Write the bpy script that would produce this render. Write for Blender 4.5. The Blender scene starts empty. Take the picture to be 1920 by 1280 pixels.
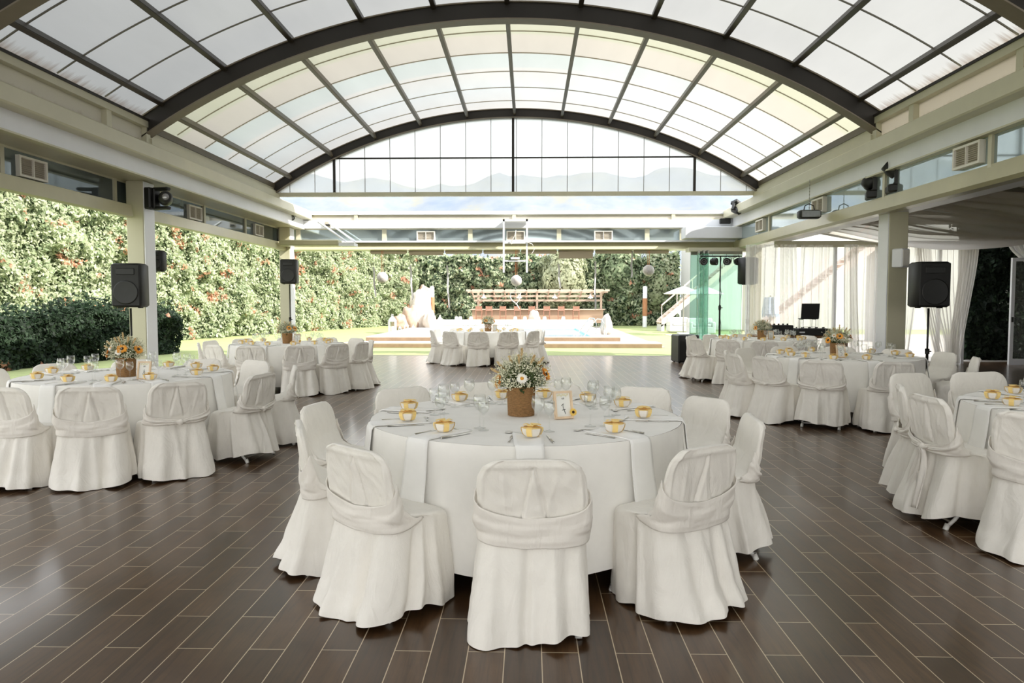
import bpy, math, random
import numpy as np
from mathutils import Vector, Matrix, noise as mn

# ---------------------------------------------------------------- camera, sky, sun, exposure
SC = bpy.context.scene
COL = SC.collection
CAMZ = 1.435
FOC = 1330.0
YAW = math.radians(1.34)
PITCH = math.radians(3.06)
cam_d = bpy.data.cameras.new('camera')
cam_d.sensor_width = 36.0
cam_d.lens = FOC / 1920 * 36
cam_d.clip_end = 5000
cam = bpy.data.objects.new('camera', cam_d)
COL.objects.link(cam)
cam.location = (0, 0, CAMZ)
cam.rotation_euler = (math.pi / 2 - PITCH, 0, YAW)
SC.camera = cam
CAMM = cam.rotation_euler.to_matrix()

def ray(px, py):
    return CAMM @ Vector(((px - 960) / FOC, -(py - 640) / FOC, -1.0))
def G(px, py, z=0.0):
    """point of the level z seen at a photo pixel"""
    d = ray(px, py); t = (z - CAMZ) / d.z
    return Vector((0, 0, CAMZ)) + d * t
def P(px, py, Y):
    """point at depth Y seen at a photo pixel"""
    d = ray(px, py); t = Y / d.y
    return Vector((0, 0, CAMZ)) + d * t

world = bpy.data.worlds.new('sky'); SC.world = world
world.use_nodes = True
wn = world.node_tree.nodes; wl = world.node_tree.links
bg = wn['Background']
tc = wn.new('ShaderNodeTexCoord'); sx = wn.new('ShaderNodeSeparateXYZ'); cr = wn.new('ShaderNodeValToRGB')
wl.new(tc.outputs['Generated'], sx.inputs[0]); wl.new(sx.outputs[2], cr.inputs[0]); wl.new(cr.outputs[0], bg.inputs[0])
cr.color_ramp.elements[0].position = 0.0; cr.color_ramp.elements[0].color = (1.0, 0.98, 0.94, 1)
cr.color_ramp.elements[1].position = 0.7; cr.color_ramp.elements[1].color = (0.90, 0.94, 1.0, 1)
bg.inputs[1].default_value = 2.2

SUN_DIR = Vector((0.78, -0.28, 0.60)).normalized()
sun_d = bpy.data.lights.new('sun', 'SUN'); sun_d.energy = 8.0; sun_d.angle = math.radians(0.6); sun_d.color = (1.0, 0.95, 0.86)
sun = bpy.data.objects.new('sun', sun_d); COL.objects.link(sun)
sun.rotation_euler = SUN_DIR.to_track_quat('Z', 'Y').to_euler()
sun.location = (30, 6, 25)

SC.view_settings.view_transform = 'Standard'
SC.view_settings.look = 'None'
SC.view_settings.gamma = 1
SC.view_settings.use_curve_mapping = False
SC.view_settings.exposure = 0.35
SC.render.engine = 'CYCLES'
cy = SC.cycles
cy.use_denoising = True
cy.max_bounces = 9; cy.diffuse_bounces = 5; cy.glossy_bounces = 3; cy.transmission_bounces = 5; cy.transparent_max_bounces = 16
cy.caustics_reflective = False; cy.caustics_refractive = False
cy.sample_clamp_indirect = 6.0

# ---------------------------------------------------------------- materials
def srgb(r, g, b):
    f = lambda c: (c / 255 / 12.92) if c / 255 <= 0.04045 else ((c / 255 + 0.055) / 1.055) ** 2.4
    return (f(r), f(g), f(b), 1)

class NT:
    def __init__(s, name):
        s.m = bpy.data.materials.new(name); s.m.use_nodes = True
        s.n = s.m.node_tree.nodes; s.l = s.m.node_tree.links
        s.n.clear(); s.out = s.n.new('ShaderNodeOutputMaterial')
        s.tc = s.n.new('ShaderNodeTexCoord')
    def node(s, t, **kw):
        nd = s.n.new(t)
        for k, v in kw.items():
            if k in nd.inputs.keys(): nd.inputs[k].default_value = v
            else: setattr(nd, k, v)
        return nd
    def link(s, a, b): s.l.new(a, b)
    def coord(s, scale=(1, 1, 1), out='Object', rot=(0, 0, 0), loc=(0, 0, 0)):
        mp = s.node('ShaderNodeMapping'); mp.inputs['Scale'].default_value = scale
        mp.inputs['Rotation'].default_value = rot; mp.inputs['Location'].default_value = loc
        s.link(s.tc.outputs[out], mp.inputs[0]); return mp.outputs[0]
    def noise(s, vec, scale=5, detail=4, rough=.5, dist=0):
        n = s.node('ShaderNodeTexNoise'); n.inputs['Scale'].default_value = scale; n.inputs['Detail'].default_value = detail
        n.inputs['Roughness'].default_value = rough; n.inputs['Distortion'].default_value = dist
        s.link(vec, n.inputs['Vector']); return n.outputs['Fac']
    def ramp(s, fac, stops, interp='LINEAR'):
        r = s.node('ShaderNodeValToRGB'); r.color_ramp.interpolation = interp
        while len(r.color_ramp.elements) < len(stops): r.color_ramp.elements.new(0.5)
        for e, (p, c) in zip(r.color_ramp.elements, stops):
            e.position = p; e.color = c if len(c) == 4 else (*c, 1)
        s.link(fac, r.inputs[0]); return r.outputs[0]
    def mix(s, f, a, b, mode='MIX'):
        m = s.node('ShaderNodeMix', data_type='RGBA', blend_type=mode)
        if isinstance(f, float): m.inputs[0].default_value = f
        else: s.link(f, m.inputs[0])
        for sock, v in ((m.inputs[6], a), (m.inputs[7], b)):
            if isinstance(v, tuple): sock.default_value = v
            else: s.link(v, sock)
        return m.outputs[2]
    def bump(s, h, strength=.3, dist=.01):
        b = s.node('ShaderNodeBump'); b.inputs['Strength'].default_value = strength; b.inputs['Distance'].default_value = dist
        s.link(h, b.inputs['Height']); return b.outputs[0]
    def pbr(s, col, rough=.6, metallic=0, spec=.5, nrm=None):
        p = s.node('ShaderNodeBsdfPrincipled')
        if isinstance(col, tuple): p.inputs['Base Color'].default_value = col
        else: s.link(col, p.inputs['Base Color'])
        if isinstance(rough, (int, float)): p.inputs['Roughness'].default_value = rough
        else: s.link(rough, p.inputs['Roughness'])
        p.inputs['Metallic'].default_value = metallic
        p.inputs['Specular IOR Level'].default_value = spec
        if nrm is not None: s.link(nrm, p.inputs['Normal'])
        return p
    def done(s, sh):
        s.link(sh.outputs[0] if hasattr(sh, 'outputs') else sh, s.out.inputs[0]); return s.m

def M(name, col, rough=.6, var=.12, vs=6, bump=0, bs=60, metallic=0, spec=.5, stretch=(1, 1, 1)):
    t = NT(name); c = t.coord(stretch)
    n = t.noise(c, vs, 5, .6)
    dark = tuple(max(0, x * (1 - var)) for x in col[:3]) + (1,)
    lite = tuple(min(1, x * (1 + var * .6)) for x in col[:3]) + (1,)
    cc = t.ramp(n, [(.3, dark), (.7, lite)])
    nr = t.bump(t.noise(c, bs, 3, .6), bump, .01) if bump else None
    return t.done(t.pbr(cc, rough, metallic, spec, nr))

def L_(name, col, rough=.55, var=.12, vs=.6):
    t = NT(name); n = t.noise(t.coord(), vs, 5, .6)
    cc = t.ramp(n, [(.3, tuple(x * (1 - var) for x in col[:3])), (.7, tuple(min(1, x * (1 + var)) for x in col[:3]))])
    p = t.pbr(cc, rough, 0, .3); tr = t.node('ShaderNodeBsdfTranslucent'); t.link(cc, tr.inputs[0])
    mx_ = t.node('ShaderNodeMixShader'); mx_.inputs[0].default_value = .45; t.link(p.outputs[0], mx_.inputs[1]); t.link(tr.outputs[0], mx_.inputs[2])
    return t.done(mx_)
def fabric(name, col, trans=.0, bs=1.0, bst=.5):
    t = NT(name); c = t.coord((1, 1, .35)); c2 = t.coord()
    cc = t.ramp(t.noise(c2, 9, 4, .6), [(.3, tuple(x * .955 for x in col[:3])), (.7, col)])
    wr = t.noise(c, 9 * bs, 6, .55, 1.2)
    wv = t.noise(c2, 420, 2, .5)
    h = t.node('ShaderNodeMath', operation='MULTIPLY_ADD'); t.link(wv, h.inputs[0]); h.inputs[1].default_value = .05; t.link(wr, h.inputs[2])
    nr = t.bump(h.outputs[0], bst, .02)
    p = t.pbr(cc, .92, 0, .12, nr)
    p.inputs['Sheen Weight'].default_value = .12
    if trans <= 0: return t.done(p)
    tr = t.node('ShaderNodeBsdfTranslucent'); tr.inputs[0].default_value = col
    mx = t.node('ShaderNodeMixShader'); mx.inputs[0].default_value = trans
    t.link(p.outputs[0], mx.inputs[1]); t.link(tr.outputs[0], mx.inputs[2])
    return t.done(mx)

def sheer(name, col, alpha):
    t = NT(name)
    d = t.node('ShaderNodeBsdfDiffuse'); d.inputs[0].default_value = col
    tr = t.node('ShaderNodeBsdfTranslucent'); tr.inputs[0].default_value = col
    m1 = t.node('ShaderNodeMixShader'); m1.inputs[0].default_value = .5; t.link(d.outputs[0], m1.inputs[1]); t.link(tr.outputs[0], m1.inputs[2])
    tp = t.node('ShaderNodeBsdfTransparent'); m2 = t.node('ShaderNodeMixShader')
    lw = t.node('ShaderNodeLayerWeight'); lw.inputs[0].default_value = .35
    r = t.node('ShaderNodeMapRange'); t.link(lw.outputs['Facing'], r.inputs[0]); r.inputs[3].default_value = alpha; r.inputs[4].default_value = min(1, alpha + .35)
    t.link(r.outputs[0], m2.inputs[0])
    t.link(tp.outputs[0], m2.inputs[1]); t.link(m1.outputs[0], m2.inputs[2])
    return t.done(m2)

def thin_glass(name, tint=(1, 1, 1, 1), base=.04, edge=.6, gloss_rough=.02, haze=0):
    t = NT(name)
    tp = t.node('ShaderNodeBsdfTransparent'); tp.inputs[0].default_value = tint
    gl = t.node('ShaderNodeBsdfGlossy'); gl.inputs['Roughness'].default_value = gloss_rough
    lw = t.node('ShaderNodeLayerWeight'); lw.inputs[0].default_value = .3
    r = t.node('ShaderNodeMapRange'); t.link(lw.outputs['Facing'], r.inputs[0]); r.inputs[3].default_value = base; r.inputs[4].default_value = edge
    m = t.node('ShaderNodeMixShader'); t.link(r.outputs[0], m.inputs[0]); t.link(tp.outputs[0], m.inputs[1]); t.link(gl.outputs[0], m.inputs[2])
    if haze:
        d = t.node('ShaderNodeBsdfDiffuse'); d.inputs[0].default_value = tint
        m2 = t.node('ShaderNodeMixShader'); m2.inputs[0].default_value = haze
        t.link(m.outputs[0], m2.inputs[1]); t.link(d.outputs[0], m2.inputs[2]); m = m2
    return t.done(m)

def polycarb(name, tint, trans=.62, clear=.0, stain=0, bands=None, mul=1.0, st=(4.24, 4.38)):
    """translucent sheet: diffuse reflection + diffuse transmission (+ a little clear view)"""
    t = NT(name)
    c = t.coord((1, .25, 1))
    col = t.ramp(t.noise(c, 1.4, 4, .6), [(.25, tuple(x * .90 for x in tint[:3])), (.75, tint)])
    if bands:
        s = t.node('ShaderNodeSeparateXYZ'); t.link(t.tc.outputs['Object'], s.inputs[0])
        mr = t.node('ShaderNodeMapRange'); t.link(s.outputs[1], mr.inputs[0]); mr.inputs[1].default_value = 11.3; mr.inputs[2].default_value = 17.1
        bc = t.ramp(mr.outputs[0], bands)
        col = t.mix(1.0, col, bc, 'MULTIPLY')
    if stain:
        s = t.node('ShaderNodeSeparateXYZ'); t.link(t.tc.outputs['Object'], s.inputs[0])
        ab = t.node('ShaderNodeMath', operation='ADD'); t.link(s.outputs[2], ab.inputs[0])
        nz = t.noise(t.coord((.3, 9, .3)), 1.2, 5, .7)
        mm = t.node('ShaderNodeMath', operation='MULTIPLY'); t.link(nz, mm.inputs[0]); mm.inputs[1].default_value = -.25
        t.link(mm.outputs[0], ab.inputs[1])
        r = t.node('ShaderNodeMapRange'); t.link(ab.outputs[0], r.inputs[0])
        r.inputs[1].default_value = st[0]; r.inputs[2].default_value = st[1]; r.inputs[3].default_value = 1; r.inputs[4].default_value = 0
        col = t.mix(r.outputs[0], col, srgb(120, 84, 52))
    d = t.node('ShaderNodeBsdfDiffuse'); tr = t.node('ShaderNodeBsdfTranslucent'); gl = t.node('ShaderNodeBsdfGlossy'); gl.inputs['Roughness'].default_value = .25
    m0 = t.mix(1.0, col, (mul, mul, mul, 1), 'MULTIPLY')
    t.link(m0, d.inputs[0]); t.link(m0, tr.inputs[0])
    m = t.node('ShaderNodeMixShader'); m.inputs[0].default_value = trans; t.link(d.outputs[0], m.inputs[1]); t.link(tr.outputs[0], m.inputs[2])
    g = t.node('ShaderNodeMixShader'); g.inputs[0].default_value = .05; t.link(m.outputs[0], g.inputs[1]); t.link(gl.outputs[0], g.inputs[2]); m = g
    if clear:
        tp = t.node('ShaderNodeBsdfTransparent'); t.link(col, tp.inputs[0])
        m2 = t.node('ShaderNodeMixShader'); m2.inputs[0].default_value = clear
        t.link(m.outputs[0], m2.inputs[1]); t.link(tp.outputs[0], m2.inputs[2]); m = m2
    return t.done(m)

def floor_mat():
    t = NT('wood_look_floor_tile')
    s = t.node('ShaderNodeSeparateXYZ'); t.link(t.tc.outputs['Object'], s.inputs[0])
    cb = t.node('ShaderNodeCombineXYZ'); t.link(s.outputs[1], cb.inputs[0]); t.link(s.outputs[0], cb.inputs[1])
    mp = t.node('ShaderNodeMapping'); t.link(cb.outputs[0], mp.inputs[0])
    # a tile edge at X=.055 and, in the row X -.097...055, a joint at Y=2.853
    mp.inputs['Location'].default_value = (-2.853 + .605 * 20, -.055 + .152 * 161, 0)
    b = t.node('ShaderNodeTexBrick'); t.link(mp.outputs[0], b.inputs['Vector'])
    b.offset = .5; b.offset_frequency = 2; b.squash = 1
    b.inputs['Scale'].default_value = 1; b.inputs['Brick Width'].default_value = .605; b.inputs['Row Height'].default_value = .152
    b.inputs['Mortar Size'].default_value = .0021; b.inputs['Mortar Smooth'].default_value = .0; b.inputs['Bias'].default_value = 0
    b.inputs['Color1'].default_value = (0, 0, 0, 1); b.inputs['Color2'].default_value = (1, 1, 1, 1); b.inputs['Mortar'].default_value = (.5, .5, .5, 1)
    tile = t.ramp(b.outputs['Color'], [(0, srgb(66, 46, 28)), (.5, srgb(77, 55, 35)), (1, srgb(90, 66, 44))])
    gr = t.noise(t.coord((26, 1.6, 1)), 1.5, 7, .65, .8)
    tile = t.mix(1.0, tile, t.ramp(gr, [(.28, (.5, .47, .44)), (.5, (.95, .95, .95)), (.75, (1.3, 1.28, 1.24))]), 'MULTIPLY')
    bl = t.noise(t.coord((1, 1, 1)), 5, 4, .6)
    tile = t.mix(1.0, tile, t.ramp(bl, [(.3, (.8, .8, .8)), (.7, (1.12, 1.12, 1.12))]), 'MULTIPLY')
    col = t.mix(b.outputs['Fac'], tile, srgb(196, 178, 150))
    rg = t.node('ShaderNodeMapRange'); t.link(gr, rg.inputs[0]); rg.inputs[3].default_value = .27; rg.inputs[4].default_value = .42
    p = t.pbr(col, rg.outputs[0], 0, .25, t.bump(gr, .12, .002)); p.inputs['Coat Weight'].default_value = .55; p.inputs['Coat Roughness'].default_value = .16
    return t.done(p)

def water_mat():
    t = NT('pool_water')
    n = t.noise(t.coord(), 3, 3, .5)
    return t.done(t.pbr(srgb(84, 160, 194), .05, 0, .5, t.bump(n, .2, .02)))

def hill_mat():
    t = NT('haze_tinted_hillside')
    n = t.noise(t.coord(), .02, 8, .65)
    col = t.ramp(n, [(.3, srgb(108, 118, 132)), (.5, srgb(122, 128, 134)), (.62, srgb(132, 132, 124)), (.75, srgb(116, 124, 134))])  # distance haze is put into these bluish-grey tones
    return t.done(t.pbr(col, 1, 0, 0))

MT = {}
MT['linen'] = fabric('white_linen', srgb(244, 240, 232), .0, 1.0, .7)
MT['sash'] = fabric('white_sash_linen', srgb(240, 235, 227), .0, 1.4, .5)
MT['cloth'] = fabric('white_tablecloth', srgb(249, 247, 242), 0, .4, .22)
MT['napkin'] = fabric('white_napkin', srgb(250, 249, 246), 0, .6, .15)
MT['drape'] = sheer('sheer_ceiling_drape', srgb(236, 231, 222), .72)
MT['curtain'] = sheer('sheer_white_curtain', srgb(240, 238, 234), .55)
MT['floor'] = floor_mat()
MT['cream'] = M('cream_painted_steel', srgb(196, 192, 168), .38, .06, 2)
MT['beamcream'] = M('cream_gloss_awning_beam', srgb(186, 181, 148), .3, .1, 1.5)
MT['white'] = M('white_painted_panel', srgb(226, 228, 232), .4, .04, 2)
MT['post'] = M('cream_post_paint', srgb(188, 184, 158), .45, .05, 2)
MT['postw'] = M('white_post_cladding', srgb(228, 230, 234), .35, .04, 2)
MT['arch'] = M('dark_brown_steel_arch', srgb(44, 40, 35), .5, .2, 2, spec=.3)
MT['archlow'] = M('grey_brown_arch_flange', srgb(120, 110, 94), .5, .15, 2)
MT['purlind'] = M('dark_brown_purlin_steel', srgb(60, 54, 44), .45, .15, 2)
MT['purlin'] = M('grey_brown_purlin_steel', srgb(98, 90, 74), .45, .15, 2)
MT['seamf'] = M('beige_sheet_joint', srgb(176, 168, 150), .5, .1, 2)
MT['seam'] = M('grey_sheet_joint', srgb(110, 106, 94), .5, .1, 2)
MT['poly_near'] = polycarb('translucent_roof_sheet_near', (.80, .81, .80, 1), .62, 0, 1, None, .335)
cB = [(0, (.93, .84, .74)), (.06, (.93, .84, .74)), (.08, (.84, .83, .64)), (.2, (.82, .82, .64)), (.22, (.88, .82, .72)), (.36, (.86, .81, .72)),
      (.38, (.86, .93, .90)), (.5, (.90, .95, .93)), (.52, (1, .98, .94)), (.7, (.97, 1, 1)), (.72, (.95, .99, 1)), (1, (1, .98, .96))]
MT['poly_far'] = polycarb('translucent_roof_sheet_far', (.92, .92, .90, 1), .66, .04, 0, cB, .37)
MT['gable'] = polycarb('translucent_gable_sheet', (.66, .68, .70, 1), .8, .30, 0, None, 1.1)
MT['strip'] = polycarb('rust_streaked_clerestory_sheet', (.84, .80, .72, 1), .6, 0, 1, None, .6, (3.68, 3.9))
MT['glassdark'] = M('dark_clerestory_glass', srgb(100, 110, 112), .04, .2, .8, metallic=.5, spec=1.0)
MT['glasslight'] = M('reflection_paled_clerestory_glass', srgb(176, 190, 192), .04, .12, .8, metallic=.6, spec=.9)  # paler copy of the glazing, bright reflections put into its base colour
MT['grille'] = M('white_vent_frame', srgb(226, 222, 212), .5, .04)
MT['slat'] = M('grey_vent_louvre', srgb(186, 178, 164), .5, .1)
MT['voidm'] = M('dark_vent_opening', srgb(40, 38, 34), .8, .1)
MT['black'] = M('black_plastic_shell', srgb(20, 21, 19), .5, .1, 20, .1, 200)
MT['blackm'] = M('black_speaker_grille', srgb(24, 24, 23), .6, .15, 60, .3, 400)
MT['steel'] = M('brushed_cutlery_steel', srgb(222, 220, 214), .36, .05, 30, metallic=1)
MT['chrome'] = M('chrome_pool_rail', srgb(205, 205, 200), .15, .03, 10, metallic=1)
MT['tubew'] = M('white_painted_tube', srgb(232, 230, 224), .35, .03)
MT['glass'] = thin_glass('clear_wine_glass', (.99, .995, .99, 1), .035, .42)
MT['glassgreen'] = thin_glass('green_tinted_door_glass', (.74, .91, .85, 1), .06, .45, .02, .16)
MT['glassedge'] = M('green_glass_edge', srgb(140, 196, 176), .2, .1)
MT['alu'] = M('grey_aluminium_profile', srgb(150, 150, 140), .35, .05, metallic=.6)
MT['bowl'] = M('white_porcelain_bowl', srgb(238, 232, 222), .3, .02)
MT['ribbon'] = fabric('yellow_satin_ribbon', srgb(255, 226, 150), .15, 2, .2)
MT['rope'] = M('brown_seagrass_rope', srgb(186, 142, 92), .85, .45, 60, .8, 250, stretch=(1, 1, 4))
MT['petal'] = M('orange_sunflower_petal', srgb(246, 168, 60), .6, .2, 40)
MT['petaly'] = M('yellow_sunflower_petal', srgb(248, 204, 96), .6, .2, 40)
MT['disc'] = M('dark_brown_flower_disc', srgb(60, 38, 24), .8, .3, 200, .6, 300)
MT['gold'] = M('golden_daisy_centre', srgb(226, 160, 48), .7, .2, 200)
MT['wpetal'] = M('white_flower_petal', srgb(246, 244, 234), .6, .03)
MT['baby'] = M('cream_white_tiny_blossom', srgb(240, 238, 216), .7, .06)
MT['stem'] = M('green_flower_stem', srgb(96, 116, 66), .7, .25, 30)
MT['leafg'] = M('dark_green_bouquet_leaf', srgb(70, 92, 54), .55, .25, 30)
MT['wheat'] = M('dried_wheat_ear', srgb(216, 190, 142), .8, .2, 80)
MT['woodf'] = M('pale_wood_frame', srgb(228, 202, 170), .55, .12, 30, .1, 80, stretch=(1, 1, .2))
MT['card'] = M('white_table_card', srgb(236, 236, 230), .6, .02)
MT['ink'] = M('black_card_ink', srgb(30, 30, 30), .7, .02)
MT['inkg'] = M('pale_yellow_card_print', srgb(226, 222, 190), .7, .02)
MT['disco'] = M('white_rope_ball', srgb(206, 200, 198), .5, .2, 14, .4, 30)
MT['orib'] = M('orange_hanging_ribbon', srgb(240, 160, 110), .6, .05)
MT['leaf1'] = L_('pale_hedge_leaf', srgb(196, 202, 172), .55, .12, .6)
MT['leaf2'] = L_('mid_green_hedge_leaf', srgb(180, 190, 156), .55, .12, .6)
MT['leaf3'] = L_('deep_green_hedge_leaf', srgb(140, 156, 122), .55, .15, .6)
MT['leaf4'] = L_('rust_brown_dry_leaf', srgb(212, 160, 134), .7, .15, .6)
MT['leaf6'] = L_('shade_darkened_leaf', srgb(54, 72, 52), .6, .2, .6)  # leaves standing in shade: the shade is put into this dark green
MT['leaf7'] = L_('shade_blackened_leaf', srgb(34, 46, 34), .6, .2, .6)  # deepest shade put into the leaf colour, almost black
MT['leaf5'] = L_('silvery_olive_leaf', srgb(176, 180, 150), .55, .1, .6)
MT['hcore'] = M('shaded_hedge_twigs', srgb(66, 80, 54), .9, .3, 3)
MT['lawn'] = M('mown_lawn_grass', srgb(150, 160, 106), .95, .16, 3, .6, 60)
MT['deck'] = M('white_stone_paving', srgb(186, 180, 172), .8, .06, 1.2)
MT['tan'] = M('tan_brick_riser', srgb(146, 122, 98), .8, .2, 3)
MT['water'] = water_mat()
MT['pooltile'] = M('pale_blue_pool_tile', srgb(186, 222, 232), .4, .08, 4)
MT['hill'] = hill_mat()
MT['rock'] = M('cream_pink_rock', srgb(178, 152, 134), .85, .3, 2.2, .8, 9)
MT['rockw'] = M('white_washed_rock', srgb(196, 186, 176), .85, .2, 2.2, .8, 9)
MT['barwood'] = M('pale_bar_timber', srgb(172, 146, 122), .7, .15, 2, stretch=(.2, 1, 6))
MT['pergola'] = M('bleached_pergola_timber', srgb(188, 166, 148), .7, .1, 3)
MT['stool'] = M('reddish_brown_stool_wood', srgb(146, 104, 84), .6, .12)
MT['orange'] = M('orange_brown_trunk_wrap', srgb(170, 120, 86), .8, .2, 4)
MT['stucco'] = M('white_stucco_wall', srgb(196, 196, 193), .8, .04, .8)
MT['stairpink'] = M('pinkish_stair_stringer', srgb(216, 200, 190), .7, .06, 2)
MT['bluefab'] = M('pale_blue_parasol_cloth', srgb(180, 194, 214), .8, .08, 5)
MT['whitefab'] = M('white_outdoor_fabric', srgb(206, 204, 202), .8, .04, 3)
MT['annexceil'] = M('grey_annex_roof', srgb(120, 116, 106), .8, .1, 1)
MT['brownwood'] = M('brown_dj_table_wood', srgb(130, 94, 60), .6, .2, 5)
MT['blind'] = M('beige_roller_blind', srgb(202, 190, 170), .7, .05, 2)
MT['lens'] = M('glass_lamp_lens', srgb(150, 150, 150), .15, .1, 20, metallic=.4)
MT['soil'] = M('pinkish_dry_soil', srgb(186, 150, 122), .95, .2, 2, .5, 12)

# ---------------------------------------------------------------- mesh helpers
class MB:
    def __init__(s): s.v = []; s.f = []; s.mi = []
    def add(s, vs, fs, m=0):
        o = len(s.v); s.v.extend([tuple(p) for p in vs])
        for f in fs: s.f.append(tuple(i + o for i in f)); s.mi.append(m)
        return s
    def box(s, x0, x1, y0, y1, z0, z1, m=0, mat=None):
        vs = [Vector((x, y, z)) for x in (x0, x1) for y in (y0, y1) for z in (z0, z1)]
        if mat is not None: vs = [mat @ p for p in vs]
        return s.add(vs, [(0, 1, 3, 2), (4, 6, 7, 5), (0, 4, 5, 1), (2, 3, 7, 6), (0, 2, 6, 4), (1, 5, 7, 3)], m)
    def bbox(s, x0, x1, y0, y1, z0, z1, b=.01, m=0, mat=None):
        """box with chamfered vertical and horizontal edges"""
        prof = [(x0 + b, y0), (x1 - b, y0), (x1, y0 + b), (x1, y1 - b), (x1 - b, y1), (x0 + b, y1), (x0, y1 - b), (x0, y0 + b)]
        cx, cy_ = (x0 + x1) / 2, (y0 + y1) / 2
        rings = []
        for z, k in ((z0, b), (z0 + b, 0), (z1 - b, 0), (z1, b)):
            rings.append([(px + (-k if px > cx else k), py + (-k if py > cy_ else k), z) for px, py in prof])
        vs = [Vector(p) for r in rings for p in r]
        if mat is not None: vs = [mat @ p for p in vs]
        fs = []
        for i in range(3):
            for j in range(8):
                a, c = i * 8 + j, i * 8 + (j + 1) % 8; fs.append((a, c, c + 8, a + 8))
        fs.append(tuple(reversed(range(8)))); fs.append(tuple(range(24, 32)))
        return s.add(vs, fs, m)
    def grid(s, fn, nu, nv, m=0, closeu=False):
        vs = [fn(i / (nu if closeu else nu - 1), j / (nv - 1)) for j in range(nv) for i in range(nu)]
        fs = []
        for j in range(nv - 1):
            for i in range(nu if closeu else nu - 1):
                a = j * nu + i; b = j * nu + (i + 1) % nu; fs.append((a, b, b + nu, a + nu))
        return s.add(vs, fs, m)
    def lathe(s, prof, n=24, c=(0, 0, 0), m=0, mat=None):
        vs = []
        for r, z in prof:
            for i in range(n):
                a = 2 * math.pi * i / n; p = Vector((c[0] + r * math.cos(a), c[1] + r * math.sin(a), c[2] + z))
                vs.append(mat @ p if mat is not None else p)
        fs = []
        for j in range(len(prof) - 1):
            for i in range(n):
                a = j * n + i; b = j * n + (i + 1) % n; fs.append((a, b, b + n, a + n))
        return s.add(vs, fs, m)
    def tube(s, pts, r, n=8, m=0, caps=True, rs=None):
        pts = [Vector(p) for p in pts]; vs = []; L = len(pts)
        up = Vector((0, 0, 1))
        for k, p in enumerate(pts):
            d = (pts[min(k + 1, L - 1)] - pts[max(k - 1, 0)]).normalized()
            a = d.cross(up)
            if a.length < 1e-3: a = d.cross(Vector((0, 1, 0)))
            a.normalize(); b = d.cross(a).normalized(); rr = rs[k] if rs else r
            for i in range(n):
                t = 2 * math.pi * i / n; vs.append(p + a * math.cos(t) * rr + b * math.sin(t) * rr)
        fs = []
        for k in range(L - 1):
            for i in range(n):
                a = k * n + i; b = k * n + (i + 1) % n; fs.append((a, b, b + n, a + n))
        if caps: fs += [tuple(range(n)), tuple(reversed(range((L - 1) * n, L * n)))]
        return s.add(vs, fs, m)
    def prism(s, prof, y0, y1, m=0):
        """profile in xz extruded along y"""
        n = len(prof); vs = [(x, y0, z) for x, z in prof] + [(x, y1, z) for x, z in prof]
        fs = [(i, (i + 1) % n, (i + 1) % n + n, i + n) for i in range(n)] + [tuple(reversed(range(n))), tuple(range(n, 2 * n))]
        return s.add(vs, fs, m)
    def ball(s, c, r, n=10, m=0, sc=(1, 1, 1)):
        prof = [(max(1e-4, math.sin(math.pi * k / n)) * r, -math.cos(math.pi * k / n) * r) for k in range(n + 1)]
        mt = Matrix.Translation(c) @ Matrix.Diagonal((*sc, 1))
        return s.lathe(prof, n * 2, m=m, mat=mt)
    def mesh(s, name, mats, smooth=False):
        me = bpy.data.meshes.new(name); me.from_pydata(s.v, [], s.f)
        for mm in (mats if isinstance(mats, (list, tuple)) else [mats]): me.materials.append(mm)
        if len(set(s.mi)) > 1 or (s.mi and s.mi[0]): me.polygons.foreach_set('material_index', s.mi)
        if smooth: me.polygons.foreach_set('use_smooth', [True] * len(me.polygons))
        me.update(); return me
    def build(s, name, mats, parent=None, smooth=False, loc=(0, 0, 0)):
        o = bpy.data.objects.new(name, s.mesh(name, mats, smooth)); COL.objects.link(o); o.location = loc
        if parent is not None: o.parent = parent
        return o

def tag(o, label=None, cat=None, group=None, kind=None):
    if label: o['label'] = label
    if cat: o['category'] = cat
    if group: o['group'] = group
    if kind: o['kind'] = kind
    return o
def thing(name, label, cat, loc=(0, 0, 0), rz=0, group=None):
    o = bpy.data.objects.new(name, None); COL.objects.link(o); o.location = loc; o.rotation_euler = (0, 0, rz)
    o.empty_display_size = .1
    return tag(o, label, cat, group)
def struct(mb, name, mats, label=None, smooth=False):
    o = mb.build(name, mats, None, smooth); return tag(o, label, None, None, 'structure')
def copy_tree(o, loc=None, rz=None, label=None, group=None, parent=None):
    c = o.copy(); COL.objects.link(c)
    if parent is not None: c.parent = parent
    if loc is not None: c.location = loc
    if rz is not None: c.rotation_euler = (0, 0, rz) if not hasattr(rz, '__len__') else rz
    if label: c['label'] = label
    if group: c['group'] = group
    for ch in list(o.children): copy_tree(ch, parent=c)
    return c
PROTO = set()
class Kind:
    """hands out the first built object itself, then copies of it"""
    def __init__(s, root): s.r = root; s.used = False
    def put(s, loc, rz, label, group):
        if not s.used:
            s.used = True; o = s.r; o.location = loc; o.rotation_euler = (0, 0, rz) if not hasattr(rz, '__len__') else rz
            o['label'] = label; o['group'] = group; return o
        return copy_tree(s.r, loc, rz, label, group)
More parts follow.
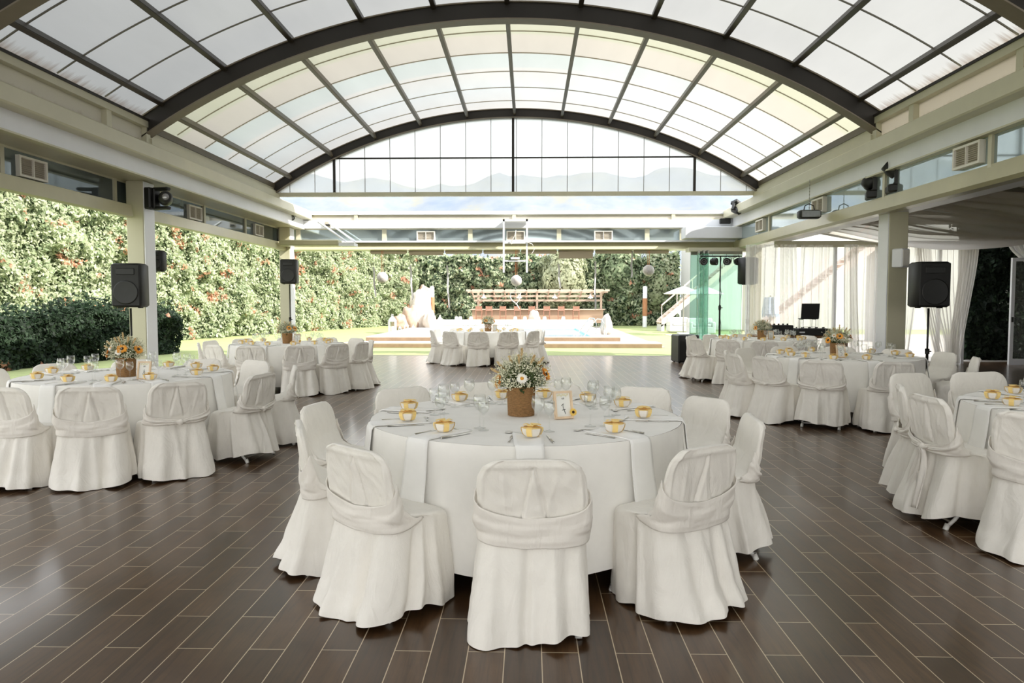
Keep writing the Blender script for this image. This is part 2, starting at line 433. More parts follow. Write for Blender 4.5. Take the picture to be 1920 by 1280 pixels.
def fast_mesh(name, verts, faces_n, nside, mats, mi=None):
    """verts (k*nside,3) -> k separate n-gons"""
    me = bpy.data.meshes.new(name); nv = len(verts); k = nv // nside
    me.vertices.add(nv); me.vertices.foreach_set('co', verts.astype(np.float32).ravel())
    me.loops.add(nv); me.loops.foreach_set('vertex_index', np.arange(nv, dtype=np.int32))
    me.polygons.add(k); me.polygons.foreach_set('loop_start', np.arange(0, nv, nside, dtype=np.int32))
    for mm in mats: me.materials.append(mm)
    if mi is not None: me.polygons.foreach_set('material_index', mi.astype(np.int32))
    me.update(calc_edges=True); me.validate(); return me
def sst(a, b, x):
    t = max(0, min(1, (x - a) / (b - a))); return t * t * (3 - 2 * t)
# ================================================================= THE SETTING
XC = -.34                     # middle of the hall
mx = lambda x: 2 * XC - x     # mirrored on the right side
Y0, Y1 = -8.0, 19.5           # back end of what is built, far end of the floor
YA, YB, YN = 11.3, 17.1, 7.5  # roof arches
RZ = -4.44                    # centre height of the arch circle

m = MB(); m.box(-7.0, 13.4, Y0, Y1, -.12, 0); struct(m, 'floor', MT['floor'], 'dark wood-look tile floor of the banquet hall')
m = MB(); m.box(-7.0, 6.2, Y1, Y1 + .06, -.1, .006); struct(m, 'trim_1', MT['alu'], 'metal threshold at the far edge of the floor')

# ---- roof arches
def arc_pt(R, x_or_phi): return (XC + R * math.sin(x_or_phi), RZ + R * math.cos(x_or_phi))
PH = math.asin(5.81 / 10.28)
def arch(name, Y, w, mats, label, hi=.24):
    m = MB(); n = 64
    segs = [(10.28, 10.28 + hi, w / 2, 0), (10.262, 10.28, w / 2 + .03, 1), (10.28 + hi, 10.30 + hi, w / 2 + .03, 1)]
    for r0, r1, hw, mi in segs:
        vs = []
        for i in range(n + 1):
            p = -PH + 2 * PH * i / n
            for r, y in ((r0, Y - hw), (r1, Y - hw), (r1, Y + hw), (r0, Y + hw)):
                x, z = arc_pt(r, p); vs.append((x, y, z))
        fs = [(0, 1, 2, 3), (4 * n + 3, 4 * n + 2, 4 * n + 1, 4 * n)]
        for i in range(n):
            for j in range(4):
                a = i * 4 + j; b = i * 4 + (j + 1) % 4; fs.append((a, b, b + 4, a + 4))
        m.add(vs, fs, mi)
    return struct(m, name, mats, label)
AM = [MT['arch'], MT['archlow']]
arch('trim_2', YA, .16, AM, 'dark steel roof arch in the middle of the hall')
arch('trim_3', YB, .14, AM, 'dark steel roof arch above the far gable', .18)
arch('trim_4', YN, .16, AM, 'dark steel roof arch nearest overhead')
for k, y in enumerate((3.7, -.1, -3.9, -7.7)): arch('trim_%d' % (5 + k), y, .16, AM, 'dark steel roof arch behind the viewer')

# ---- roof sheets
def sheet(R, ya, yb, mat, name, label, ph=.585):
    m = MB(); m.grid(lambda u, v: (XC + R * math.sin(-ph + 2 * ph * u), ya + (yb - ya) * v, RZ + R * math.cos(-ph + 2 * ph * u)), 65, max(2, int((yb - ya) / .6)))
    o = struct(m, name, mat, label, True); return o
sheet(10.62, Y0, YA + .12, MT['poly_near'], 'ceiling', 'curved translucent roof sheets of the near bay')
sheet(10.52, YA - .1, YB + .12, MT['poly_far'], 'ceiling_2', 'curved tinted translucent roof sheets of the far bay', .594)
def seams(R, ys, name, label, w=.009, mat='seam'):
    m = MB(); n = 48
    for y in ys:
        vs = []
        for i in range(n + 1):
            p = -.58 + 1.16 * i / n
            for r, yy in ((R - .016, y - w), (R, y - w), (R, y + w), (R - .016, y + w)):
                x, z = arc_pt(r, p); vs.append((x, yy, z))
        fs = []
        for i in range(n):
            for j in range(4):
                a = i * 4 + j; b = i * 4 + (j + 1) % 4; fs.append((a, b, b + 4, a + 4))
        m.add(vs, fs)
    return struct(m, name, MT[mat], label)
seams(10.62, [10.34 - 1.05 * k for k in range(17)], 'trim_9', 'joints between the near roof sheets')
seams(10.52, [12.35, 13.4, 14.45, 15.5, 16.5], 'trim_10', 'joints between the far roof sheets', .006, 'seamf')
# ---- purlins
pn = 11
def purlins(R, ya, yb, w, h, base, lab, mat):
    global pn
    for k in range(-5, 6):
        p = k * .1085; x, z = arc_pt(R, p)
        mt = Matrix.Translation((x, 0, z)) @ Matrix.Rotation(p, 4, 'Y')
        m = MB(); m.box(-w / 2, w / 2, ya, yb, -h, 0, 0, mt)
        m.box(-w / 2 + .006, w / 2 - .006, ya, yb, -h - .012, -h, 0, mt)
        struct(m, 'trim_%d' % pn, mat, lab); pn += 1
purlins(10.60, Y0, YA, .075, .10, 0, 'roof purlin of the near bay', MT['purlind'])
purlins(10.47, YA, YB, .065, .13, 0, 'roof purlin of the far bay', MT['purlin'])

# ---- side structures, left profile then mirrored
def side(s):
    global pn
    left = s < 0
    X = (lambda x: x) if left else mx
    side_name = 'left' if left else 'right'
    def pr(prof, y0, y1, mat, lab, name=None):
        global pn
        m = MB(); m.prism([(X(x), z) for x, z in prof], y0, y1)
        if name is None: name = 'trim_%d' % pn; pn += 1
        return struct(m, name, mat, lab + ' on the ' + side_name)
    # white fascia (D) and soffit
    pr([(-6.15, 3.477), (-6.15, 3.72), (-6.22, 3.72), (-6.22, 3.477)], Y0, Y1, MT['white'], 'white fascia above the clerestory')
    pr([(-6.13, 3.455), (-6.13, 3.478), (-6.24, 3.478), (-6.24, 3.455)], Y0, Y1, MT['cream'], 'thin cream lip under the fascia')
    pr([(-6.22, 3.478), (-6.22, 3.51), (-6.95, 3.51), (-6.95, 3.478)], Y0, Y1, MT['cream'], 'cream soffit over the clerestory')
    # cream beam (E)
    pr([(-5.96, 3.72), (-5.94, 3.74), (-5.94, 3.93), (-5.97, 3.955), (-6.3, 3.955), (-6.3, 3.72)], Y0, Y1, MT['cream'], 'long cream eaves beam')
    # near bay: streaked strip + rail + posts
    pr([(-6.10, 3.955), (-6.10, 4.23), (-6.115, 4.23), (-6.115, 3.955)], Y0, YA, MT['strip'], 'rust streaked translucent strip under the near roof', 'window_%d' % (1 if left else 2))
    pr([(-6.00, 4.205), (-6.00, 4.30), (-6.14, 4.30), (-6.14, 4.205)], Y0, YA, MT['cream'], 'cream rail carrying the near roof')
    pr([(-5.98, 4.30), (-5.98, 4.335), (-6.1, 4.335), (-6.1, 4.30)], Y0, YA, MT['arch'], 'dark seal between rail and near roof')
    m = MB()
    for y in (11.25, 10.2, 8.0, 5.6, 3.2, .8, -1.6, -4, -6.4):
        m.box(*sorted((X(-6.02), X(-6.12))), y - .06, y + .06, 3.955, 4.21)
    struct(m, 'trim_%d' % pn, MT['cream'], 'short cream posts under the near roof rail on the ' + side_name); pn += 1
    # far bay: stepped ledges + dark seal
    pr([(-5.99, 3.955), (-5.99, 4.05), (-6.05, 4.05), (-6.05, 4.13), (-6.10, 4.13), (-6.10, 4.20), (-6.3, 4.20), (-6.3, 3.955)], YA, YB, MT['cream'], 'stepped cream gutter of the far roof')
    pr([(-6.08, 4.20), (-6.08, 4.31), (-6.25, 4.31), (-6.25, 4.20)], YA, YB, MT['purlin'], 'grey seal at the foot of the far roof')
    # clerestory glass
    g = -6.78 if left else -6.24
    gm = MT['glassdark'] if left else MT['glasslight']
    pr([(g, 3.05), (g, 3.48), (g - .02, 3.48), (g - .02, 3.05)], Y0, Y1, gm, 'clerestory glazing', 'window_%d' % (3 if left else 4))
    m = MB()
    for y in ((-4.5, -1.5, 1.5, 3.6, 6.4, 9.05, 11.55, 12.2, 14.75, 16.9, 19.2) if left else (-4.3, -1.6, 1.0, 3.6, 6.2, 8.75, 11.3, 13.95, 16.6, 19.2)):
        m.box(*sorted((X(g + .035), X(g - .03))), y - .035, y + .035, 3.05, 3.48)
    m.box(*sorted((X(g + .02), X(g - .03))), Y0, Y1, 3.45, 3.48)
    m.box(*sorted((X(g + .02), X(g - .03))), Y0, Y1, 3.05, 3.075)
    struct(m, 'trim_%d' % pn, MT['cream'], 'cream mullions of the clerestory on the ' + side_name); pn += 1
    # lower awning beam (B)
    if left:
        for (a, b) in ((Y0, 3.0), (3.3, 11.62), (12.18, Y1)):
            pr([(-6.50, 2.86), (-6.53, 3.05), (-6.60, 3.07), (-6.85, 3.07), (-6.85, 2.9), (-6.56, 2.84)], a, b, MT['beamcream'], 'glossy cream beam over the garden opening')
    else:
        m = MB(); q = [(5.50, 2.90), (5.53, 3.10), (5.60, 3.12), (6.1, 3.12), (6.1, 2.94), (5.56, 2.86)]
        m.prism(q, Y0, Y1); struct(m, 'trim_%d' % pn, MT['beamcream'], 'glossy cream beam over the annex opening'); pn += 1
        m = MB(); m.box(5.6, 6.25, Y0, Y1, 2.92, 3.06); struct(m, 'trim_%d' % pn, MT['white'], 'white channel behind the annex beam'); pn += 1
side(-1); side(1)

# ---- posts
def post(name, x0, x1, y0, y1, lab, h=3.478):
    t = thing(name, lab, 'post', ((x0 + x1) / 2, (y0 + y1) / 2, 0))
    hx, hy = (x1 - x0) / 2, (y1 - y0) / 2
    m = MB(); m.bbox(-hx, hx, -hy, hy, 0, h, .012); m.build('shaft', MT['post'], t)
    s = 1 if x0 < 0 else -1
    m = MB(); m.box(*sorted((s * hx, s * (hx + .014))), -hy + .01, hy - .01, 0.02, h - .02); m.build('cladding', MT['postw'], t)
    m = MB(); m.bbox(-hx - .03, hx + .03, -hy - .03, hy + .03, 0, .05, .01); m.build('base_plate', MT['post'], t)
    return t
post('square_post', -6.70, -6.41, 11.75, 12.09, 'cream square post on the left with black moving light, behind table card 4')
post('square_post', 5.86, 6.17, 11.75, 12.09, 'cream square post on the right carrying a small white box speaker')
post('square_post', -6.70, -6.41, 19.0, 19.34, 'cream square post in the far left corner behind the far left speaker')
post('square_post', 5.86, 6.17, 19.0, 19.34, 'cream square post in the far right corner beside the glass doors')

# ---- far wall
def bx(x0, x1, y0, y1, z0, z1, mat, lab, name=None):
    global pn
    m = MB(); m.box(x0, x1, y0, y1, z0, z1)
    if name is None: name = 'trim_%d' % pn; pn += 1
    return struct(m, name, mat, lab)
XL, XR = -6.5, 5.85
m = MB(); m.add([(XL, Y1 - .25, 2.90), (XR, Y1 - .25, 2.90), (XR, Y1 - .05, 3.09), (XL, Y1 - .05, 3.09), (XL, Y1 + .15, 3.09), (XR, Y1 + .15, 3.09), (XR, Y1 + .15, 2.88), (XL, Y1 + .15, 2.88)],
                [(0, 1, 2, 3), (3, 2, 5, 4), (4, 5, 6, 7), (7, 6, 1, 0), (0, 3, 4, 7), (1, 6, 5, 2)])
struct(m, 'trim_%d' % pn, MT['beamcream'], 'cream beam over the wide far opening'); pn += 1
bx(XL, XR, Y1 - .22, Y1 + .1, 3.09, 3.135, MT['white'], 'white ledge under the far clerestory')
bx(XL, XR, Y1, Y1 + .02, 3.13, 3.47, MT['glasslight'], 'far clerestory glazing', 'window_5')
m = MB()
for px in (560, 721, 882, 1048, 1213, 1278):
    x = P(px, 440, Y1).x; m.box(x - .06, x + .06, Y1 - .05, Y1 + .03, 3.13, 3.47)
m.box(XL, XR, Y1 - .04, Y1 + .03, 3.455, 3.485)
struct(m, 'trim_%d' % pn, MT['cream'], 'cream mullions of the far clerestory'); pn += 1
bx(XL, XR, Y1 - .12, Y1 + .15, 3.485, 3.70, MT['white'], 'white fascia of the far wall')
bx(XL, XR, Y1 - .02, Y1 + .12, 3.70, 3.74, MT['cream'], 'lower cream rail above the far fascia')
bx(XL, XR, Y1 - .02, Y1 + .12, 3.74, 3.80, MT['slat'], 'grey strip painted as the shadow above the far fascia')  # solid grey strip stands in for the shadow below the top rail
bx(XL, XR, Y1 - .06, Y1 + .12, 3.86, 3.95, MT['white'], 'white top rail of the far wall')
m = MB()
for px in (668, 964, 1262): 
    x = P(px, 410, Y1).x; m.box(x - .05, x + .05, Y1 - .05, Y1 + .1, 3.70, 3.88)
m.box(XL, XR, Y1 + .02, Y1 + .05, 3.78, 3.88)
struct(m, 'trim_%d' % pn, MT['cream'], 'stub posts in the far top rail'); pn += 1
# gable under the far arch
def arch_z(x, R=10.27): return RZ + math.sqrt(R * R - (x - XC) ** 2)
m = MB(); n = 60; vs = []
for i in range(n + 1):
    x = XC - 5.80 + 11.6 * i / n; vs += [(x, YB, 4.07), (x, YB, max(4.07, arch_z(x)))]
m.add(vs, [(2 * i, 2 * i + 2, 2 * i + 3, 2 * i + 1) for i in range(n)])
struct(m, 'window_6', MT['gable'], 'translucent gable sheet under the far arch')
bx(XC - 5.85, XC + 5.85, YB - .06, YB + .06, 4.00, 4.09, MT['cream'], 'cream tie beam under the far gable')
m = MB()
hx = math.sqrt(10.27 ** 2 - (4.90 - RZ) ** 2)
m.box(XC - hx, XC + hx, YB - .03, YB + .01, 4.885, 4.915)
for px in (627, 962, 1302):
    x = P(px, 330, YB).x; m.box(x - .028, x + .028, YB - .035, YB + .012, 4.09, arch_z(x))
struct(m, 'trim_%d' % pn, MT['arch'], 'dark glazing bars of the far gable'); pn += 1
m = MB()
x = XC - 5.4
while x < XC + 5.5:
    m.box(x - .006, x + .006, YB - .008, YB + .004, 4.09, max(4.1, arch_z(x))); x += .605
struct(m, 'trim_%d' % pn, MT['seam'], 'thin joints of the far gable sheets'); pn += 1

# ---- vents
def vent(loc, rz, label, w=.55, h=.28):
    t = thing('air_vent', label, 'vent', loc, rz, 'air vents in the clerestory')
    m = MB(); m.box(-w / 2, w / 2, -.02, .06, 0, .03); m.box(-w / 2, w / 2, -.02, .06, h - .03, h)
    m.box(-w / 2, -w / 2 + .03, -.02, .06, .03, h - .03); m.box(w / 2 - .03, w / 2, -.02, .06, .03, h - .03); m.box(-.008, .008, -.02, .04, .03, h - .03)
    m.build('frame', MT['grille'], t)
    m = MB(); m.box(-w / 2 + .03, w / 2 - .03, .05, .058, .03, h - .03); m.build('backing', MT['voidm'], t)
    m = MB()
    for i in range(9):
        z = .036 + i * (h - .07) / 8.2
        mt = Matrix.Translation((0, .015, z)) @ Matrix.Rotation(-.6, 4, 'X'); m.box(-w / 2 + .03, w / 2 - .03, -.013, .013, -.003, .006, 0, mt)
    m.build('louvres', MT['slat'], t)
for y, l in ((9.6, 'nearest air vent in the left clerestory'), (14.3, 'middle air vent in the left clerestory beyond the post'), (17.7, 'farthest air vent in the left clerestory')):
    vent((-6.74, y, 3.12), math.pi / 2, l)
for y, l in ((9.15, 'nearest air vent in the right clerestory'), (13.75, 'middle air vent in the right clerestory behind hanging light'), (17.15, 'farthest air vent in the right clerestory')):
    vent((mx(-6.18), y, 3.15), -math.pi / 2, l)
for px, l in ((799, 'left air vent in the far clerestory'), (967, 'middle air vent in the far clerestory behind hanging white frame'), (1131, 'right air vent in the far clerestory')):
    vent((P(px, 445, Y1).x, Y1 - .06, 3.14), 0, l, .5, .27)
# ---- roller blinds under the far beam
blinds = [(697, 765, .03), (768, 834, .06), (836, 905, .03), (907, 975, .03), (977, 1044, .03), (1046, 1112, .16), (1115, 1183, .03), (1186, 1252, .03)]
for i, (a, b, d) in enumerate(blinds):
    x0, x1 = P(a, 472, Y1 + .25).x, P(b, 472, Y1 + .25).x
    t = thing('roller_blind', ['leftmost', 'second from left', 'third from left', 'fourth from left', 'fifth from left', 'partly lowered', 'second from right', 'rightmost'][i] + ' beige roller blind under the far beam', 'blind', ((x0 + x1) / 2, Y1 + .10, 2.825), 0, 'roller blinds over the far opening')
    hw = (x1 - x0) / 2
    m = MB(); m.tube([(-hw, 0, .03), (hw, 0, .03)], .03, 10); m.build('roller', MT['blind'], t, True)
    m = MB(); m.box(-hw + .02, hw - .02, -.035, -.03, -d, .03); m.build('cloth', MT['blind'], t)

# ---- garden ground, pool terrace, hills
m = MB(); m.box(-60, 6.2, Y1 + .05, 60, -.3, -.005); m.box(-60, -7.0, -20, Y1 + .05, -.3, -.005); m.box(6.2, 60, 17.6, 60, -.3, -.004)
struct(m, 'lawn', MT['lawn'], 'mown lawn around the hall')
dk = .30
px0, px1, py0, py1 = -2.2, P(1112, 630, 24.5).x, 24.6, 33.0
m = MB()
dl, dr = P(690, 632, 24.5).x, P(1161, 632, 24.5).x
for (a, b, c, d) in ((dl, px0, 24.2, 46), (px1, dr, 24.2, 46), (px0, px1, 24.2, py0), (px0, px1, py1, 46)): m.box(a, b, c, d, .0, dk)
struct(m, 'pool_deck', MT['deck'], 'raised white stone pool terrace')
m = MB(); m.box(dl, dr, 24.17, 24.2, .15, dk - .03); m.box(dl - .5, dr + 1.2, 23.02, 23.05, 0, .12); struct(m, 'pool_step_riser', MT['tan'], 'tan brick risers of the terrace steps')
m = MB(); m.box(dl - .5, dr + 1.2, 23.05, 24.17, 0, .15); struct(m, 'pool_step', MT['deck'], 'low white step before the terrace')
m = MB()
a0, a1 = P(1161, 640, 23.2), P(1222, 652, 23.2)
m.add([(dr, 23.1, .02), (dr + 1.3, 23.1, .02), (4.9, 44, .02), (dr, 44, .02), (dr, 23.1, 0), (dr + 1.3, 23.1, 0), (4.9, 44, 0), (dr, 44, 0)], [(0, 1, 2, 3), (4, 5, 1, 0), (5, 6, 2, 1), (6, 7, 3, 2), (7, 4, 0, 3)])
struct(m, 'garden_path', MT['deck'], 'pale paved path beside the pool terrace')
m = MB(); m.box(px0, px1, py0, py1, .0, .02); m.box(px0, px0 + .05, py0, py1, .02, dk); m.box(px1 - .05, px1, py0, py1, .02, dk); m.box(px0, px1, py1 - .05, py1, .02, dk); m.box(px0, px1, py0, py0 + .05, .02, dk)
struct(m, 'pool_basin', MT['pooltile'], 'pale blue tiled pool basin')
m = MB(); m.box(px0 + .05, px1 - .05, py0 + .05, py1 - .05, .02, dk - .06)
tag(m.build('pool_water', MT['water']), 'light blue swimming pool water in the terrace', 'water', None, 'stuff')
# hills
m = MB()
def hill(u, v):
    x = -900 + 1800 * u; y = 520 + 420 * v
    h = 150 + 40 * mn.noise(Vector((x * .004, 3.1, 0))) + 14 * mn.noise(Vector((x * .017, 7.7, 0))) + 5 * mn.noise(Vector((x * .05, 1.7, 0)))
    z = -4 + h * (math.sin(min(1, v * 1.3) * math.pi / 2)) + 6 * mn.noise(Vector((x * .03, y * .03, 2)))
    return (x, y, z)
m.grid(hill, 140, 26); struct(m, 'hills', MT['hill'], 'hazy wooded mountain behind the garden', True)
# ================================================================= CHAIRS
def sup(t, a, b, n=5.0):
    c, s_ = math.cos(t), math.sin(t)
    r = (abs(c) ** n + abs(s_) ** n) ** (-1 / n)
    return (a * r * c, b * r * s_)
def interp(tab, z):
    for (z0, v0), (z1, v1) in zip(tab, tab[1:]):
        if z <= z1: 
            k = (z - z0) / (z1 - z0) if z1 > z0 else 0; return v0 + (v1 - v0) * max(0, k)
    return tab[-1][1]
ZT = .775
BACK = [(0, -.30), (.1, -.280), (.25, -.25), (.4, -.222), (.5, -.225), (.6, -.238), (.7, -.252), (ZT, -.262)]
FRONT = [(0, .175), (.2, .17), (.40, .165), (.435, .16), (.448, .13), (.455, .08), (.460, 0), (.470, -.07), (.50, -.135), (.58, -.180), (.66, -.195), (.72, -.21), (ZT, -.228)]
HALF = [(0, .243), (.15, .238), (.3, .234), (.44, .234), (.5, .236), (.6, .236), (.7, .232), (ZT, .228)]
def sec(z):
    b, f, a = interp(BACK, z), interp(FRONT, z), interp(HALF, z)
    rc = .095
    if z > ZT - rc: a = a - rc + math.sqrt(max(0, rc * rc - (z - (ZT - rc)) ** 2))
    return a, (b + f) / 2, max(.006, (f - b) / 2)
def contour(t, z):
    a, c, h = sec(z); n = 3.2 + 2.2 * sst(.5, .4, z)
    x, y = sup(t, a, h, n); return Vector((x, c + y, 0))
def chair_cover(seed, variant):
    R = random.Random(seed)
    N = 232
    zs = [.0 + .44 * (k / 40) for k in range(41)] + [.444, .448, .452, .455, .4575, .460, .465, .470, .478, .486, .495, .51, .53] + [.55 + (ZT - .56) * k / 22 for k in range(23)] + [ZT - .004, ZT - .001]
    zs = sorted(set(zs))
    # pleats around the skirt
    P_ = []
    for k in range(15):
        P_.append((k / 15 + R.uniform(-.025, .025), R.uniform(.008, .016), R.choice([-.9, .7, 1.0]) * R.uniform(.02, .042), R.uniform(-.05, .05)))
    P_ += [(.75 + R.uniform(-.05, .05), .012, .022, R.uniform(-.1, .1)), (.70 + R.uniform(-.02, .02), .02, .02, .05), (.81, .018, -.02, -.05)]
    flare = [R.uniform(-.01, .035) for _ in range(8)]
    hp = [R.uniform(0, 6.28) for _ in range(4)]
    cl = R.uniform(-.02, .02); off = R.uniform(0, 50)
    vs = []
    for j, z in enumerate(zs):
        for i in range(N):
            s = i / N; t = 2 * math.pi * s
            p = contour(t, z); q = contour(t + .02, z); r_ = contour(t - .02, z)
            tg = (q - r_); nr = Vector((tg.y, -tg.x, 0))
            if nr.length > 1e-9: nr.normalize()
            d = 0
            rear = max(0, -math.sin(t))
            if z < .46:
                A = sst(.50, .02, z) ** .55
                for c0, w, am, dr in P_:
                    ds = (s - c0 - dr * (.44 - z) + .5) % 1 - .5
                    d += am * A * math.exp(-(ds / (w * (1 + .8 * A))) ** 2)
                fl = sum(flare[k] * max(0, math.cos(t - k * math.pi / 4)) ** 4 for k in range(8))
                d += fl * A * A
                d += .012 * A * mn.noise(Vector((math.cos(t) * 2.5 + off, math.sin(t) * 2.5, z * 4)))
                # slack fold marks
                d += .006 * sst(.45, .3, z) * abs(mn.noise(Vector((math.cos(t) * 5 + off, math.sin(t) * 5 + z * 6, z * 9))))
            if .5 < z < ZT - .01 and rear > .2:
                x = p.x
                # centre pleat (an inverted V) and pull folds below the top edge
                w = (ZT - .03 - z) * .22 + .004
                if z < ZT - .03:
                    e = abs(abs(x - cl) - w)
                    d += -.014 * math.exp(-(e / .007) ** 2) + (.009 if abs(x - cl) < w else 0)
                for k in range(3):
                    xx = -.15 + .15 * k + .03 * math.sin(seed + k * 2)
                    d += .005 * math.exp(-((x - xx - (ZT - z) * (.25 * math.sin(seed * 3 + k))) / .01) ** 2) * sst(ZT - .02, ZT - .1, z) 
                d += .008 * mn.noise(Vector((x * 12 + off, z * 9, 1.3))) + .004 * mn.noise(Vector((x * 30 + z * 20 + off, z * 22, 4.1)))
            if z > .5 and rear > .1:
                a = sec(z)[0]
                d += .007 * math.exp(-((a - abs(p.x) - .022) / .010) ** 2)
                d += .007 * math.exp(-((ZT - z - .028) / .009) ** 2)
            if z > .48: d += .0025 * mn.noise(Vector((p.x * 22 + off, z * 18, p.y * 22)))
            if .455 < z < .56: d += .004 * mn.noise(Vector((p.x * 9 + off, p.y * 9, z * 9)))
            p = p + nr * d
            if variant == 1 and z < .12: p.y -= .03 * rear * sst(.12, 0, z)
            hem = (.062 if seed in (5, 6) else .022) + .018 * math.sin(2 * t + hp[0]) + .012 * math.sin(3 * t + hp[1]) + .006 * math.sin(7 * t + hp[2])
            zz = z + max(.004, hem) * (1 - z / .44) if z < .44 else z
            if .44 < z < .48: zz += .004 * mn.noise(Vector((p.x * 8 + off, p.y * 8, 0)))
            if z > ZT - .2: zz += .004 * math.sin(p.x * 9 + seed)
            vs.append((p.x, p.y, zz))
    fs = []
    L = len(zs)
    for j in range(L - 1):
        for i in range(N):
            a = j * N + i; b = j * N + (i + 1) % N; fs.append((a, b, b + N, a + N))
    fs.append(tuple((L - 1) * N + i for i in range(N)))
    m = MB(); m.add(vs, fs); return m
def sash(seed, style):
    """band wrapped round the back; style 0 plain droop, 1 drawn together in a knot, 2 knot with hanging tails"""
    R = random.Random(seed * 7 + style); off = R.uniform(0, 40)
    def fn(u, v):
        k = 2 * u - 1
        t = -math.pi / 2 + k * 1.98
        c = max(0, math.cos(k * math.pi / 2))
        if style == 0:
            top = .635 - .12 * c ** 1.4 + .01 * math.sin(seed); bot = .485 - .095 * c ** .8
        else:
            top = .62 - .14 * c ** 1.1; bot = .475 - .04 * c
            g = math.exp(-(k / .10) ** 2); mid = .455; top = top * (1 - g) + (mid + .018) * g; bot = bot * (1 - g) + (mid - .016) * g
        z = bot + (top - bot) * v
        p = contour(t, z); q = contour(t + .02, z); r_ = contour(t - .02, z)
        tg = q - r_; nr = Vector((tg.y, -tg.x, 0)).normalized()
        edge = math.sin(math.pi * v)
        d = .009 + .006 * edge + .006 * c
        d += .008 * mn.noise(Vector((k * 3 + off, v * 3.5 - k * 1.5, 0.3))) * edge
        for q_ in range(4):
            vv = .2 + q_ * .22 + .28 * (abs(k)) * (1 if q_ % 2 else -.6) + .04 * math.sin(seed + q_)
            d += .0065 * math.exp(-((v - vv) / .06) ** 2) * (1 if style else .35)
        if style: d += .010 * math.exp(-(k / .12) ** 2)
        p = p + nr * d
        p.z = z + .004 * mn.noise(Vector((k * 6, off, 0)))
        return p
    m = MB(); m.grid(fn, 110, 22); return m
def knot(style, seed):
    m = MB(); y = interp(BACK, .455) - .04
    m.ball((0, y, .456), .024, 8, 0, (1.0, .8, 1.1))
    for s in (-1, 1):
        m.tube([(s * .008, y, .456), (s * .03, y - .004, .458), (s * .055, y + .004, .462)], .015, 8, 0, True, [.016, .013, .006])
    return m
def tails(seed):
    m = MB()
    for s, l, w in ((-1, .30, .035), (1, .36, .038)):
        def fn(u, v, s=s, l=l, w=w):
            z = .45 - l * v; x = s * (.012 + .045 * v) + (u - .5) * w * 2 * (.4 + .6 * min(1, v * 3))
            y = interp(BACK, max(.02, z)) - .045 - .012 * math.sin(u * 9 + v * 4 + s)
            return (x, y, z)
        m.grid(fn, 9, 16)
    return m
def make_chair(seed, variant, style):
    t = thing('banquet_chair', 'x', 'chair')
    chair_cover(seed, variant).build('slipcover', MT['linen'], t, True)
    b = sash(seed, style).build('sash', MT['sash'], t, True)
    md = b.modifiers.new('thick', 'SOLIDIFY'); md.thickness = .004; md.offset = 1
    if style: knot(style, seed).build('knot', MT['sash'], b, True)
    if style == 2:
        q = tails(seed).build('sash_tail', MT['sash'], b, True); md = q.modifiers.new('thick', 'SOLIDIFY'); md.thickness = .003
    for sx_ in (-1, 1):
        m = MB(); m.tube([(sx_ * .19, .10, .42), (sx_ * .20, -.17, .06), (sx_ * .20, -.215, .016)], .0115, 8)
        m.tube([(sx_ * .20, -.208, .035), (sx_ * .20, -.222, .0)], .016, 8); m.build('leg', MT['tubew'], t, True)
        m = MB(); m.tube([(sx_ * .18, -.12, .44), (sx_ * .18, .15, .06), (sx_ * .18, .178, .016)], .0115, 8)
        m.tube([(sx_ * .18, .172, .035), (sx_ * .18, .183, .0)], .016, 8); m.build('leg', MT['tubew'], t, True)
    m = MB(); m.tube([(-.2, -.185, .045), (.2, -.185, .045)], .009, 8); m.build('stretcher', MT['tubew'], t, True)
    return Kind(t)
CH = [make_chair(1, 0, 0), make_chair(2, 1, 0), make_chair(3, 0, 1), make_chair(4, 1, 0), make_chair(5, 0, 2), make_chair(6, 0, 1)]

# ================================================================= TABLES
TR = .93
def cloth_mesh(seed, hem=.15):
    R = random.Random(seed); off = R.uniform(0, 60)
    lobes = [(R.uniform(0, 6.28), R.uniform(.03, .10), R.uniform(.015, .04) * R.choice([1, 1, -.8])) for _ in range(26)]
    def edge(a, t):
        d = .022 * t
        for a0, w, am in lobes:
            da = (a - a0 + math.pi) % (2 * math.pi) - math.pi; d += am * t * math.exp(-(da / w) ** 2)
        return TR + .004 + d + .01 * t * mn.noise(Vector((math.cos(a) * 4 + off, math.sin(a) * 4, t * 2)))
    m = MB()
    def top(u, v): a = 2 * math.pi * u; r = TR * (0.0001 + v * .9999); return (r * math.cos(a), r * math.sin(a), .75 + .0012 * mn.noise(Vector((r * math.cos(a) * 4 + off, r * math.sin(a) * 4, 0))))
    def fall(u, v):
        a = 2 * math.pi * u; h = hem + .035 * math.sin(2 * a + off) + .02 * math.sin(5 * a + off * 2)
        z = .75 - (.75 - h) * v; t = v ** .8
        r = edge(a, t) if v > .02 else TR + .003
        return (r * math.cos(a), r * math.sin(a), z)
    m.grid(top, 160, 16, 0, True); m.grid(fall, 240, 26, 0, True)
    return m
def flip(me): me.flip_normals()
table_kind = None
def make_table():
    t = thing('banquet_table', 'x', 'table')
    m = MB(); m.lathe([(.001, .725), (TR - .02, .725), (TR - .012, .735), (TR - .02, .744), (.001, .744)], 64); m.build('tabletop', MT['brownwood'], t)
    for k in range(4):
        a = math.pi / 4 + k * math.pi / 2; x, y = .55 * math.cos(a), .55 * math.sin(a)
        m = MB(); m.tube([(x, y, .73), (x, y, .0)], .014, 10); m.build('leg', MT['alu'], t, True)
    m = MB(); m.tube([(.39, .39, .2), (-.39, .39, .2)], .01, 8); m.tube([(.39, -.39, .2), (-.39, -.39, .2)], .01, 8); m.build('crossbar', MT['alu'], t)
    return Kind(t)
TAB = make_table()

